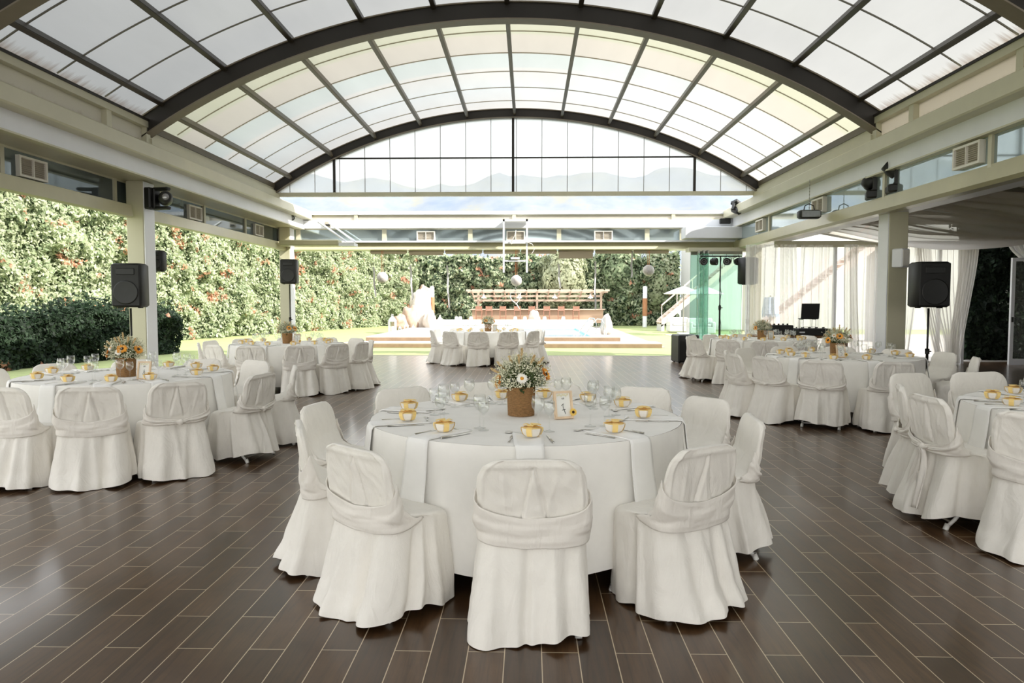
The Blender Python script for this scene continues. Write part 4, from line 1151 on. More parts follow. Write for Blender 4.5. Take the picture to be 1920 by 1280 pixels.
# lighting stand with four cans
p0 = P(1351, 480, 17.8); t = thing('lighting_stand', 'black T-bar lighting stand in front of the glass doors', 'stand', (p0.x, 17.8, 0))
m = MB(); m.tube([(0, 0, .1), (0, 0, 1.4)], .022, 10); m.tube([(0, 0, 1.3), (0, 0, p0.z)], .016, 10); m.build('pole', MT['black'], t, True)
m = MB(); m.tube([(-.5, 0, p0.z), (.52, 0, p0.z)], .018, 8)
for x in (-.45, -.2, .15, .45): m.tube([(x, 0, p0.z), (x, 0, p0.z + .05)], .006, 6)
m.build('crossbar', MT['black'], t)
m = MB(); m.tube([(0, 0, 1.28), (0, 0, 1.38)], .035, 10); m.tube([(0, 0, .5), (0, 0, .6)], .035, 10); m.tube([(0, 0, 1.33), (.07, 0, 1.33)], .01, 6); m.build('collar', MT['black'], t)
for k in range(3):
    a = k * 2.094 + 1; m = MB(); m.tube([(0, 0, .55), (math.cos(a) * .5, math.sin(a) * .5, .015)], .013, 8); m.build('leg', MT['black'], t)
m = MB(); m.tube([(.02, 0, p0.z - .05), (-.03, -.03, 2.0), (.03, -.02, 1.7), (-.03, -.03, 1.3), (.03, -.03, .9), (0, -.04, .3)], .006, 6); m.build('cable', MT['black'], t)
for i, (px, rr) in enumerate(((1319, .0), (1339, .9), (1364, -.6), (1383, .1))):
    q = P(px, 490, 17.75); t = thing('stage_light', ['leftmost', 'second from left', 'third from left', 'rightmost'][i] + ' black round stage light on the T-bar stand', 'stage light', (q.x, 17.75, p0.z - .14), rr, 'stage lights on the T-bar')
    T = Matrix.Rotation(math.pi / 2, 4, 'X')
    m = MB(); m.lathe([(.001, -.09), (.06, -.09), (.085, -.05), (.092, .06), (.085, .075), (.08, .06), (.001, .055)], 24, mat=T); b_ = m.build('can', MT['black'], t, True)
    for k in range(13):
        a = k * .5236; r = .055 if k < 12 else 0; m = MB()
        m.lathe([(.001, .008), (.009, .006), (.011, 0)], 8, mat=T @ Matrix.Translation((r * math.cos(a), r * math.sin(a), .056)))
        m.build('lens', MT['lens'], b_)
    m = MB(); m.tube([(-.1, 0, 0), (-.1, 0, .08), (0, 0, .13), (.1, 0, .08), (.1, 0, 0)], .008, 6); m.build('yoke', MT['black'], t)
# stacked folding glass doors
gx = [(4.32, .05), (4.42, 1.45), (4.50, 1.48), (4.58, 1.45), (4.66, 1.49)]
GD = None
for i, (x, a) in enumerate([(4.46, 0.05), (4.48, 1.40), (4.56, 1.46), (4.64, 1.50), (5.10, .12)]):
    lab = ['narrow green glass door panel facing the room at the left of the stack', 'green glass door panel turned edge-on, first of the folded stack', 'green glass door panel turned edge-on, middle of the folded stack', 'green glass door panel turned edge-on, last of the folded stack', 'wide green tinted glass door panel behind the lighting stand'][i]
    w = [.34, .75, .75, .75, 1.05][i]
    t = thing('glass_door_panel', lab, 'glass door', (x, [19.0, 19.05, 19.05, 19.05, 18.85][i], 0), a, 'folding glass doors')
    x0 = -w / 2 if i in (0, 4) else -w
    m = MB(); m.box(x0, x0 + w, -.006, .006, .06, 2.72); m.build('pane', MT['glassgreen'], t)
    m = MB(); m.box(x0, x0 + w, -.02, .02, .01, .06); m.box(x0, x0 + w, -.02, .02, 2.72, 2.80); m.build('rail', MT['alu'], t)
    m = MB(); m.box(x0 - .004, x0, -.007, .007, .06, 2.72); m.box(x0 + w, x0 + w + .004, -.007, .007, .06, 2.72); m.build('edge', MT['glassedge'], t)
m = MB(); m.box(4.2, 5.86, 18.8, 19.2, 2.80, 2.9); struct(m, 'trim_%d' % pn, MT['cream'], 'cream head track of the glass doors'); pn += 1
# corner duct box on the right, awning box and struts on the left
x0 = P(1281, 445, 19.0).x
m = MB(); m.bbox(x0, 5.75, 18.75, 19.25, 3.14, 3.44, .01); tag(m.build('duct_box', MT['white']), 'white rectangular duct box in the far right corner', 'duct')
p = P(520, 455, 18.4); t = thing('awning_box', 'cream boxed awning projecting in the far left corner', 'awning', (-6.45, 18.45, 2.95), 0)
m = MB(); m.bbox(0, 1.55, -.18, .18, -.02, .13, .02); m.box(.0, .1, .1, .56, .0, .1); m.build('housing', MT['beamcream'], t)
m = MB(); m.box(1.55, 1.95, -.16, .22, -.03, .05); m.build('end_plate', MT['white'], t)
m = MB(); m.tube([(.95, .1, .62), (1.7, .0, .1)], .03, 6); m.tube([(1.15, .4, .62), (1.9, .1, .1)], .025, 6); m.build('strut', MT['white'], t)
# hanging white frame with cable
p = P(966, 430, 18.9); t = thing('hanging_white_frame', 'white ladder frame hanging from the far beam in the middle', 'frame', (p.x, 18.95, 0))
za, zb = P(945, 432, 18.95).z, P(945, 511, 18.95).z
xa, xb = P(944.5, 470, 18.95).x - p.x, P(988, 470, 18.95).x - p.x
m = MB(); m.box(xa - .025, xa + .025, -.02, .02, zb, za + .3); m.box(xb - .025, xb + .025, -.02, .02, zb, za + .3); m.box(xa - .025, xb + .025, -.02, .45, za + .24, za + .3); m.build('upright', MT['white'], t)
m = MB()
for py in (455, 489): z = P(960, py, 18.95).z; m.box(xa + .025, xb - .025, -.015, .015, z - .02, z + .02)
m.build('crossbar', MT['white'], t)
m = MB(); z = P(960, 487, 18.95).z; m.box(-.12, .12, -.04, .03, z + .02, z + .07); m.build('clamp', MT['white'], t)
m = MB(); z = P(960, 440, 18.95).z
m.tube([(.02, -.03, za), (0, -.06, z), (-.08, -.05, z - .15), (-.1, -.03, z - .25)], .012, 6); m.tube([(xb, -.03, z - .2), (xb + .14, -.05, z - .25), (xb + .2, -.03, z - .38), (xb + .13, -.03, z - .5)], .01, 6); m.build('cable', MT['tubew'], t)
# hanging balls
for px, py, lab in ((717, 520, 'left white ball lamp on orange ribbons'), (968, 526, 'middle white ball lamp under the white ladder frame'), (1216, 507, 'right white ball lamp on orange ribbons')):
    Y = 19.56; c = P(px, py, Y); t = thing('hanging_ball', lab, 'lamp', c, 0, 'hanging white balls')
    m = MB(); m.ball((0, 0, 0), .155, 14); ob = m.build('ball', MT['disco'], t, True)
    for v_ in ob.data.vertices: v_.co *= 1 + .04 * mn.noise(v_.co * 30)
    m = MB(); top = 2.885 - c.z
    for s in (-1, 1): m.box(s * .02 - .006, s * .02 + .006, -.002, .002, .15, top)
    m.build('ribbon', MT['orib'], t)
# heart shaped white ribbon under the middle ball
c = P(967, 560, 19.5); t = thing('ribbon_bow', 'white looped ribbon hanging under the middle ball', 'ribbon', c)
m = MB(); m.tube([(-.13, 0, .16), (-.16, 0, .06), (-.1, 0, -.05), (.02, 0, -.14), (.1, 0, -.28)], .018, 6); m.tube([(.13, 0, .16), (.12, 0, .02), (.03, 0, -.12), (.0, 0, -.16)], .018, 6); m.build('loop', MT['whitefab'], t)
m = MB(); m.box(-.16, .16, -.003, .003, .155, .17); m.box(-.004, .004, -.002, .002, .17, .36); m.build('thread', MT['whitefab'], t)
# long white hanging ribbons
RL = [(700, 500, 704, 556), (769, 497, 774, 562), (838, 497, 842, 577), (1047, 495, 1050, 540), (1116, 490, 1116, 580), (1185, 470, 1184, 520)]
names = ['leftmost', 'second from left', 'third from left', 'third from right', 'second from right', 'rightmost']
for i, (a, b, c_, d) in enumerate(RL):
    A, B = P(a, b, 19.6), P(c_, d, 19.6); m = MB(); L = A.z - B.z
    def fn(u, v): return ((u - .5) * .05 + (B.x - A.x) * v + .01 * math.sin(v * 9), .01 * math.sin(u * 5 + v * 7), -L * v)
    m.grid(fn, 4, 16); m.tube([(0, 0, 0), (0, 0, 2.885 - A.z)], .0025, 4)
    o = m.build('hanging_ribbon', MT['whitefab'], None, False, A); tag(o, names[i] + ' long white ribbon strip hanging before the far hedge', 'ribbon', 'white hanging ribbons')

# ================================================================= ANNEX ON THE RIGHT
m = MB(); m.box(6.2, 13.4, Y0, 15.7, 3.35, 3.5); m.box(6.2, 13.4, 16.2, 17.6, 3.35, 3.5); m.box(6.2, 7.2, 15.7, 16.2, 3.35, 3.5); m.box(9.6, 13.4, 15.7, 16.2, 3.35, 3.5); struct(m, 'ceiling_3', MT['annexceil'], 'grey annex roof above the drapes')
bx(5.9, 10.9, 17.15, 17.3, 2.78, 2.92, MT['cream'], 'cream head beam of the annex end')
bx(13.2, 13.4, Y0, 17.6, 0, 3.35, MT['stucco'], 'white side wall of the annex', 'wall_right')
m = MB()
for px in (1562, 1640, 1757, 1803): 
    x = P(px, 560, 17.3).x; m.box(x - .035, x + .035, 17.2, 17.28, 0, 2.78)
struct(m, 'door_1', MT['white'], 'white door frames behind the annex curtains')
def swag(y0, w, zt, sag, lab, xa=6.22, xb=12.8, seed=1):
    R = random.Random(seed); off = R.uniform(0, 20)
    def fn(u, v):
        x = xa + (xb - xa) * u; s = math.sin(math.pi * u); g = .55 + .45 * s
        yy = y0 + (v - .5) * w * g
        z = zt - sag * s ** 1.2 * (1 - .35 * abs(2 * v - 1)) + .03 * math.sin(v * 34 + 3 * u + off) * (1.2 - .6 * s) + .05 * mn.noise(Vector((x * .8 + off, yy * 1.6, 0)))
        return (x, yy, z)
    m = MB(); m.grid(fn, 48, 56); o = m.build('ceiling_drape', MT['drape'], None, True); tag(o, lab, 'drape', 'swagged ceiling drapes')
sw = ['farthest', 'second farthest', 'third farthest', 'fourth farthest', 'fifth farthest', 'sixth farthest', 'seventh farthest']
for k in range(7): swag(15.8 - 2.2 * k, 2.75, 3.12, .48, sw[k] + ' grey sheer swag draped under the annex roof', seed=k)
def curtain(pxc, tw, bw, tie, bxo, lab, Y=16.95, top=2.82, seed=1, z0=.03):
    c = P(pxc, 560, Y).x
    def fn(u, v):
        z = top - (top - z0) * v
        if tie: k = math.exp(-((v - tie[0]) / .16) ** 2) * tie[1]
        else: k = 0
        w = (tw * (1 - v) + bw * v) * (1 - k); xo = bxo * (v ** 1.3 if not tie else sst(0, tie[0], v)) 
        x = c + xo + (u - .5) * w; y = Y + (.045 * (1 - .5 * k)) * math.sin(u * (16 + 3 * seed) + seed + math.sin(v * 3) * .8) + .02 * math.sin(u * 41 + seed)
        return (x, y, z)
    m = MB(); m.grid(fn, 90, 24); o = m.build('curtain', MT['curtain'], None, True); tag(o, lab, 'curtain', 'white sheer curtains')
curtain(1428, .75, .7, None, 0, 'straight sheer curtain beside the far right post, leftmost in the annex', seed=1)
curtain(1476, .35, .5, None, .12, 'narrow sheer curtain left of the laptop stand', seed=2)
curtain(1530, .75, .9, None, 0, 'wide sheer curtain behind the laptop', seed=3, Y=17.05)
curtain(1592, .3, .38, None, .1, 'gathered sheer curtain right of the laptop', seed=4)
curtain(1622, .7, .7, None, 0, 'flat sheer curtain just left of the right square post', seed=5, Y=17.05)
curtain(1697, .8, .4, None, -.1, 'sheer curtain just right of the right square post, narrowing downward', seed=6)
curtain(1728, .35, .34, None, .55, 'gathered sheer curtain slanting right behind the stand speaker', seed=7)
curtain(1768, .95, .3, (.85, .45), .2, 'sheer curtain drawn in low right of the speaker', seed=8, Y=17.05)
curtain(1815, .45, .3, (1.0, .3), -.25, 'rightmost sheer curtain bowed beside the dark conifer', seed=9)
curtain(1905, .5, .1, (.6, .5), .35, 'sheer drape gathered at the right edge of the picture', seed=4, z0=1.9)
# glass door at the far right edge
p = P(1893, 690, 16.9); t = thing('sliding_door_panel', 'tall glass door with pale frame at the right edge', 'glass door', (p.x, 16.9, 0), 0)
m = MB(); m.box(-.04, .04, -.03, .03, 0, 2.5); m.box(.04, 1.3, -.03, .03, 0, .14); m.box(.04, 1.3, -.03, .03, 2.42, 2.5); m.box(1.22, 1.3, -.03, .03, .14, 2.42); m.build('frame', MT['white'], t)
m = MB(); m.box(.04, 1.22, -.004, .004, .14, 2.42); m.build('pane', MT['glass'], t)
m = MB(); m.box(-.02, .02, -.05, -.03, 1.0, 1.12); m.build('handle', MT['black'], t)
# DJ table with gear
t = thing('dj_table', 'brown wooden table carrying black music gear before the curtains', 'table', (6.0, 15.9, 0), 0)
m = MB(); m.bbox(-1.0, 1.0, -.35, .35, .68, .74, .008); m.build('top', MT['brownwood'], t)
for sx_ in (-1, 1):
    for sy in (-1, 1): m = MB(); m.box(sx_ * .92 - .03, sx_ * .92 + .03, sy * .28 - .03, sy * .28 + .03, 0, .68); m.build('leg', MT['brownwood'], t)
def gear(name, pa, pb, py0, py1, lab, cat):
    A = P(pa, py1, 15.75); B = P(pb, py0, 15.75); w = B.x - A.x; h = B.z - .74
    t = thing(name, lab, cat, ((A.x + B.x) / 2, 15.72, .74))
    m = MB(); m.bbox(-w / 2, w / 2, -.2, .2, 0, h * .8, .012); m.build('body', MT['black'], t)
    m = MB()
    for k in range(9): m.lathe([(.016, 0), (.014, .03), (.001, .03)], 10, (-w * .42 + w * .105 * k, -.05 if k % 2 else .06, h * .8 - .002))
    m.build('knobs', MT['blackm'], t)
    m = MB(); m.box(-w * .46, -w * .3, -.205, -.2, h * .3, h * .45); m.build('badge', MT['white'], t)
gear('mixer_case', 1441, 1481, 604, 628, 'black equipment case at left of the laptop', 'music gear')
gear('dj_controller', 1489, 1551, 612, 628, 'wide black music controller under the laptop', 'music gear')
A = P(1514, 598, 16.05); t = thing('laptop', 'black laptop with raised screen on a wire stand', 'laptop', (A.x, 16.05, A.z), 0)
m = MB(); m.bbox(-.17, .19, -.14, .12, 0, .018, .005); m.build('keyboard', MT['black'], t)
m = MB(); m.bbox(-.2, .2, .0, .012, 0, .34, .004, 0, Matrix.Translation((0, -.14, .01)) @ Matrix.Rotation(.12, 4, 'X')); m.build('screen', MT['black'], t)
h = A.z - .74; t = thing('laptop_stand', 'thin wire stand lifting the laptop', 'stand', (A.x, 16.05, .74))
m = MB()
for sx_ in (-1, 1):
    m.tube([(sx_ * .14, .1, 0), (sx_ * .14, .1, h)], .006, 6); m.tube([(sx_ * .14, -.12, 0), (sx_ * .14, -.12, h)], .006, 6); m.tube([(sx_ * .14, -.12, h - .006), (sx_ * .14, .1, h - .006)], .006, 6); m.tube([(sx_ * .14, -.12, .01), (sx_ * .14, .1, .01)], .006, 6)
for z in (.01, h * .5): m.tube([(-.14, -.12, z), (.14, -.12, z)], .006, 6)
m.build('wire_frame', MT['alu'], t)

# ================================================================= GARDEN
def leaf_cloud(name, pts, nrm, size, matkeys, wts, seed, parent=None, droop=0):
    R = np.random.RandomState(seed); n = len(pts)
    a = R.normal(size=(n, 3)) * .55 + nrm * .7; a /= np.linalg.norm(a, axis=1)[:, None]        # leaf normal
    b = R.normal(size=(n, 3)); b[:, 2] -= droop; b -= (b * a).sum(1)[:, None] * a; b /= np.linalg.norm(b, axis=1)[:, None]
    c = np.cross(a, b); s = size * R.uniform(.6, 1.3, n)[:, None]
    q = np.stack([pts - b * s * .5, pts + c * s * .26, pts + b * s * .5, pts - c * s * .26], 1).reshape(-1, 3)
    w_ = np.array(wts, float) / sum(wts)
    if 'leaf4' in matkeys:      # dry sprigs come in clusters
        k4 = matkeys.index('leaf4'); w4 = w_[k4]; w_[k4] = 0; w_ /= w_.sum(); mi = R.choice(len(matkeys), n, p=w_)
        nz = np.array([mn.noise(Vector((p[0] * 1.3, p[1] * 1.3, p[2] * 2.0 + seed))) + .35 * mn.noise(Vector(tuple(p * 5))) for p in pts])
        mi[(nz > np.quantile(nz, 1 - w4 * 1.3)) & (R.rand(n) < .75)] = k4
    else: mi = R.choice(len(matkeys), n, p=w_)
    me = fast_mesh(name, q, None, 4, [MT[k] for k in matkeys], mi)
    o = bpy.data.objects.new(name, me); COL.objects.link(o)
    if parent: o.parent = parent
    return o
def lump(x, z, sc, off):
    return np.array([mn.noise(Vector((p * sc + off, q * sc, off))) + .5 * mn.noise(Vector((p * sc * 2.3 + off, q * sc * 2.3, 5))) + .3 * mn.noise(Vector((p * sc * 5 + off, q * sc * 5, 9))) for p, q in zip(x, z)])
def hedge(name, A, B, H, n, size, amp, mats, wts, label, seed, cat='hedge', depth=1.2, top_amp=.5, rustclump=True):
    A = Vector(A); B = Vector(B); D = B - A; L = D.length; D.normalize(); N = Vector((D.y, -D.x, 0))
    t = thing(name, label, cat, (A.x, A.y, 0))
    R = np.random.RandomState(seed)
    u = R.uniform(0, L, n); v = R.uniform(0, 1, n) ** .9
    topn = np.array([mn.noise(Vector((q * .5 + seed, 0, 0))) + .5 * mn.noise(Vector((q * 1.7 + seed, 3, 0))) for q in u]) * top_amp
    z = v * (H + topn)
    d = lump(u, z, .55, seed) * amp + lump(u, z, 1.9, seed + 3) * amp * .5
    jit = R.uniform(-.25, .12, n) * amp
    d = d + jit - np.clip((v - .86) / .14, 0, 1) ** 2 * depth * .5
    pts = np.stack([D.x * u + N.x * d, D.y * u + N.y * d, z], 1)
    nr = np.tile(np.array([N.x, N.y, .25]), (n, 1))
    # top leaves
    k = n // 7; u2 = R.uniform(0, L, k); dd = R.uniform(-depth, .1, k); tn = np.array([mn.noise(Vector((q * .5 + seed, 0, 0))) + .5 * mn.noise(Vector((q * 1.7 + seed, 3, 0))) for q in u2]) * top_amp
    p2 = np.stack([D.x * u2 + N.x * dd, D.y * u2 + N.y * dd, H + tn + R.normal(size=k) * .12], 1)
    pts = np.concatenate([pts, p2]); nr = np.concatenate([nr, np.tile(np.array([0, 0, 1.0]), (k, 1))])
    leaf_cloud('foliage', pts, nr, size, mats, wts, seed, t, .6)
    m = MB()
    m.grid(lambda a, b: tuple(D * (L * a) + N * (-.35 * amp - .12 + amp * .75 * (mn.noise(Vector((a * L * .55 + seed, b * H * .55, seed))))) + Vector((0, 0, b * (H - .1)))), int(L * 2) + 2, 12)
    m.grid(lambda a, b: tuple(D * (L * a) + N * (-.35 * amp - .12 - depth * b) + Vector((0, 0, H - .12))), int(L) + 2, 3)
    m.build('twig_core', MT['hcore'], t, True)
    return t
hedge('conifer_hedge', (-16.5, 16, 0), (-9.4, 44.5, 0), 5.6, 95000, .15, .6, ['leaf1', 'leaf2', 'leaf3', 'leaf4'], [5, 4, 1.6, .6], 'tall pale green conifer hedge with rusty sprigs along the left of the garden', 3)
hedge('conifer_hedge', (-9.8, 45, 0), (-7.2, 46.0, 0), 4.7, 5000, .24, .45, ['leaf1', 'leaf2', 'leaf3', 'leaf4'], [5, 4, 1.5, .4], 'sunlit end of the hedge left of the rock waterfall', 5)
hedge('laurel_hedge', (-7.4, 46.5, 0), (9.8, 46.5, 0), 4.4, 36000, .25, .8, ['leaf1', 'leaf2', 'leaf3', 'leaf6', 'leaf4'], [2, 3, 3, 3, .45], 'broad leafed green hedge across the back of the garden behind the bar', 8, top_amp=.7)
hedge('juniper_shrub', (-11.6, 12.5, 0), (-10.3, 20.6, 0), 1.25, 22000, .12, .35, ['leaf6', 'leaf7', 'leaf4'], [5, 3, .06], 'low dark green shaded shrub row before the left hedge', 9, 'shrub', .9, .3)  # the row's shade is carried by its dark leaf colours
hedge('dark_conifer', (10.95, 18.2, 0), (14.0, 18.0, 0), 3.4, 9000, .16, .35, ['leaf6', 'leaf7'], [1, 5], 'dark shaded conifer outside the annex at the right edge', 12, 'tree', .8, .3)  # shaded look comes from the near-black leaf colours
def tree(x, y, h, r, mats, wts, label, seed, n=5000, size=.28, z0=.8):
    t = thing('garden_tree', label, 'tree', (x, y, 0))
    R = np.random.RandomState(seed); v = R.normal(size=(n, 3)); v /= np.linalg.norm(v, axis=1)[:, None]
    k = np.array([1 + .28 * mn.noise(Vector(tuple(q)) * 2.2 + Vector((seed, 0, 0))) for q in v]) * R.uniform(.72, 1.03, n)
    p = v * k[:, None] * np.array([r, r, (h - z0) / 2]); p[:, 2] += (h + z0) / 2
    leaf_cloud('crown', p, v, size, mats, wts, seed, t)
    m = MB(); m.tube([(0, 0, 0), (.05, 0, h * .3), (0, .05, h * .6)], .12, 8, 0, True, [.16, .11, .07])
    for a in range(4): m.tube([(0, 0, h * .4), (math.cos(a * 1.7) * r * .6, math.sin(a * 1.7) * r * .6, h * .7)], .04, 6)
    m.build('trunk', MT['orange'], t)
q = P(1056, 520, 45.2); tree(q.x, 45.2, 5.2, 1.5, ['leaf5', 'leaf1'], [5, 1], 'pale silvery olive tree rising behind the bar', 21)
q = P(1160, 520, 47.5); tree(q.x, 47.5, 6.1, 1.7, ['leaf3', 'leaf2', 'hcore'], [4, 2, 1], 'dark cypress top rising above the back hedge right of the bar', 22)
q = P(1235, 520, 47.5); tree(q.x, 47.5, 5.4, 1.4, ['leaf1', 'leaf2'], [3, 3], 'pale green tree top above the back hedge at right', 23)
# dry soil bed at the hedge foot

R_ = random.Random(5)
def rock(x, y, sx_, sy, sz, z0, mat, label, seed, parent=None, name='boulder'):
    m = MB(); m.ball((0, 0, 0), 1, 16); vs = []
    for v in m.v:
        v = Vector(v); k = 1 + .3 * mn.noise(v * 1.3 + Vector((seed, 0, 0))) + .16 * mn.noise(v * 3.4 + Vector((seed, 0, 0))) + .06 * mn.noise(v * 8)
        vs.append((v.x * k * sx_, v.y * k * sy, v.z * k * sz))
    m.v = vs; o = m.build(name, mat, parent, True, (x, y, z0))
    if label: tag(o, label, 'rock', 'rocks of the pool waterfall')
    return o
def rk(px, py, Y, wpx, hpx, mat, lab, seed):
    p = P(px, py, Y); s = Y / FOC; rock(p.x, Y, wpx * s / 2, wpx * s / 2.2, hpx * s / 2, p.z, mat, lab, seed)
rk(789, 585, 34, 44, 92, MT['rockw'], 'tallest whitish rock of the pool waterfall', 3)
rk(796, 556, 34.2, 24, 44, MT['rock'], 'slim pinkish summit rock of the waterfall', 9)
rk(768, 598, 33.6, 34, 48, MT['rock'], 'brown pink boulder left of the tall waterfall rock', 5)
rk(752, 606, 33.4, 34, 32, MT['rock'], 'low pinkish boulder at the left foot of the waterfall', 7)
rk(806, 604, 33.5, 24, 40, MT['rockw'], 'white boulder at the right foot of the waterfall', 11)
p = P(1138, 606, 26); rock(p.x, 26.2, .2, .2, .42, .62, MT['rockw'], 'white rough stone figure beside the pool ladder', 15, name='garden_stone')
p = P(1002, 600, 40.2); rock(p.x, 40.5, .35, .3, .5, .55, MT['rockw'], 'small white pyramid stone before the bar', 17, name='garden_stone')
def trunkpole(px, y0, y1, Y, label, zb):
    p = P(px, y0, Y); t = thing('wrapped_pole', label, 'pole', (p.x, Y, zb)); H = p.z - zb; r = 4.2 * Y / FOC
    m = MB(); m.lathe([(r, 0), (r * .97, H), (r * .5, H + .05), (.001, H + .06)], 14); m.build('pole', MT['white'], t, True)
    m = MB(); m.lathe([(r + .012, H * .28), (r + .012, H * .72)], 14); m.build('wrap', MT['orange'], t, True)
trunkpole(810, 538, 600, 41, 'white and orange pole beside the waterfall', dk)
trunkpole(1209.5, 538, 610, 43.5, 'white and orange pole before the back hedge at right', 0)
# lanterns
def lantern(px, pyb, hpx, Y, label):
    p = P(px, pyb, Y); h = hpx * Y / FOC; w = h * .38; t = thing('white_lantern', label, 'lantern', (p.x, Y, dk), 0, 'white lanterns on the pool terrace')
    m = MB(); m.box(-w / 2, w / 2, -w / 2, w / 2, 0, h * .06); m.box(-w / 2, w / 2, -w / 2, w / 2, h * .62, h * .68)
    for a in (-1, 1):
        for b in (-1, 1): m.box(a * w * .45 - w * .06, a * w * .45 + w * .06, b * w * .45 - w * .06, b * w * .45 + w * .06, h * .06, h * .62)
    m.build('frame', MT['tubew'], t)
    m = MB(); m.lathe([(w * .7, h * .68), (w * .3, h * .86), (w * .1, h * .92), (w * .1, h * .95), (.001, h * .96)], 4, mat=Matrix.Rotation(math.pi / 4, 4, 'Z')); m.build('roof', MT['tubew'], t)
    m = MB(); m.box(-w * .42, w * .42, -w * .4, -w * .39, h * .06, h * .62); m.box(-w * .42, w * .42, w * .39, w * .4, h * .06, h * .62); m.build('pane', MT['glass'], t)
    m = MB(); m.lathe([(w * .2, h * .06), (w * .2, h * .35), (.001, h * .35)], 12); m.build('candle', MT['wpetal'], t)
    m = MB(); m.tube([(math.cos(k * .7) * w * .15, 0, h * .97 + math.sin(k * .7) * w * .15) for k in range(9)], w * .03, 5); m.build('ring', MT['tubew'], t)
lantern(736, 625, 34, 27.5, 'tall white lantern at the left of the terrace')
lantern(825, 611, 28, 30, 'white lantern right of the waterfall behind the far table')
lantern(762, 622, 18, 28, 'small white lantern left of the rocks')
lantern(775, 620, 13, 28.5, 'tiny white lantern before the rocks')
lantern(815, 606, 17, 31, 'small white lantern beside the orange pole')
lantern(750, 622, 12, 28, 'tiny white lantern beside the tall one')
# small white edge posts at the far deck
for i, px in enumerate((856, 863, 883, 966, 984, 1021, 1056)):
    p = P(px, 602, 39); m = MB(); m.lathe([(.11, 0), (.10, .35), (.07, .42), (.001, .43)], 12)
    tag(m.build('bollard_light', MT['tubew'], None, True, (p.x, 39, dk)), ['leftmost', 'second', 'third', 'fourth', 'fifth', 'sixth', 'rightmost'][i] + ' white bollard along the far pool edge, counted from left', 'bollard', 'white bollards before the bar')
# white parapet wall behind the far table
a, b = P(806, 615, 36).x, P(1112, 615, 36).x
m = MB(); m.bbox(a, b, 35.9, 36.2, dk, dk + .32, .02); tag(m.build('low_parapet', MT['stucco']), 'low white parapet along the far side of the pool', 'wall')
# bar
ba, bb = P(886, 590, 42).x, P(1130, 590, 42).x; bz = P(960, 579, 42).z
t = thing('pool_bar', 'pale timber pool bar under an open pergola', 'bar', ((ba + bb) / 2, 42, dk)); hw = (bb - ba) / 2
m = MB(); m.box(-hw, hw, -.3, .5, 0, bz - dk - .06); m.build('counter_front', MT['barwood'], t)
m = MB(); m.bbox(-hw - .1, hw + .1, -.45, .6, bz - dk - .06, bz - dk, .01); m.build('counter_top', MT['pergola'], t)
zt = P(960, 549, 42).z - dk
for x in (-hw + .35, P(1007, 560, 42).x - (ba + bb) / 2, hw - .1):
    m = MB(); m.box(x - .06, x + .06, -.1, .05, bz - dk, zt); m.build('pergola_post', MT['pergola'], t)
m = MB(); m.box(-hw - .25, hw + .25, -.5, -.36, zt, zt + .14); m.box(-hw, hw, .3, .4, zt - .25, zt - .12); m.box(-hw, hw, 1.2, 1.3, zt - .5, zt - .38); m.box(-hw - .3, hw + .3, -.9, -.8, zt + .08, zt + .2); m.build('pergola_beam', MT['pergola'], t)
m = MB()
for k in range(13):
    x = -hw + 2 * hw * k / 12; m.add([(x - .04, -.9, zt + .14), (x + .04, -.9, zt + .14), (x + .04, 1.3, zt - .36), (x - .04, 1.3, zt - .36), (x - .04, -.9, zt + .2), (x + .04, -.9, zt + .2), (x + .04, 1.3, zt - .3), (x - .04, 1.3, zt - .3)], [(0, 1, 2, 3), (7, 6, 5, 4), (0, 4, 5, 1), (1, 5, 6, 2), (2, 6, 7, 3), (3, 7, 4, 0)])
m.build('rafters', MT['pergola'], t)
for i, px in enumerate((907, 973, 1040, 1107)):
    p = P(px, 559, 41.6); t = thing('pendant_lamp', ['leftmost', 'second', 'third', 'rightmost'][i] + ' white pendant lamp hanging in the bar pergola, counted from left', 'lamp', p, 0, 'pendant lamps over the bar')
    m = MB(); m.lathe([(.17, 0), (.15, .05), (.06, .12), (.045, .26), (.001, .27)], 16); m.build('shade', MT['tubew'], t, True)
    m = MB(); m.ball((0, 0, 0), .05, 6); m.build('bulb', MT['wpetal'], t, True)
    m = MB(); m.tube([(0, 0, .26), (0, 0, zt + dk + .1 - p.z)], .01, 5); m.build('cord', MT['tubew'], t)
def make_stool():
    t = mk('bar_stool', 'stool')
    for a in (-1, 1):
        for b in (-1, 1): m = MB(); m.box(a * .17 - .02, a * .17 + .02, b * .15 - .02, b * .15 + .02, 0, .72 if b > 0 else 1.0); m.build('leg', MT['stool'], t)
    m = MB(); m.bbox(-.2, .2, -.18, .18, .70, .75, .01); m.build('seat', MT['stool'], t)
    m = MB(); m.box(-.15, .15, -.17, -.14, .80, .98); m.build('backrest', MT['stool'], t)
    m = MB(); m.box(-.15, .15, -.165, -.14, .3, .34); m.box(-.15, .15, .14, .165, .3, .34); m.build('footrest', MT['stool'], t)
    return Kind(t)
ST = make_stool()
for i, px in enumerate((898, 917, 943, 970, 997, 1025, 1052, 1080)):
    p = P(px, 600, 41.2); ST.put((p.x, 41.25, dk), 0, ['first', 'second', 'third', 'fourth', 'fifth', 'sixth', 'seventh', 'eighth'][i] + ' reddish wooden stool from the left at the pool bar', 'wooden stools at the pool bar')
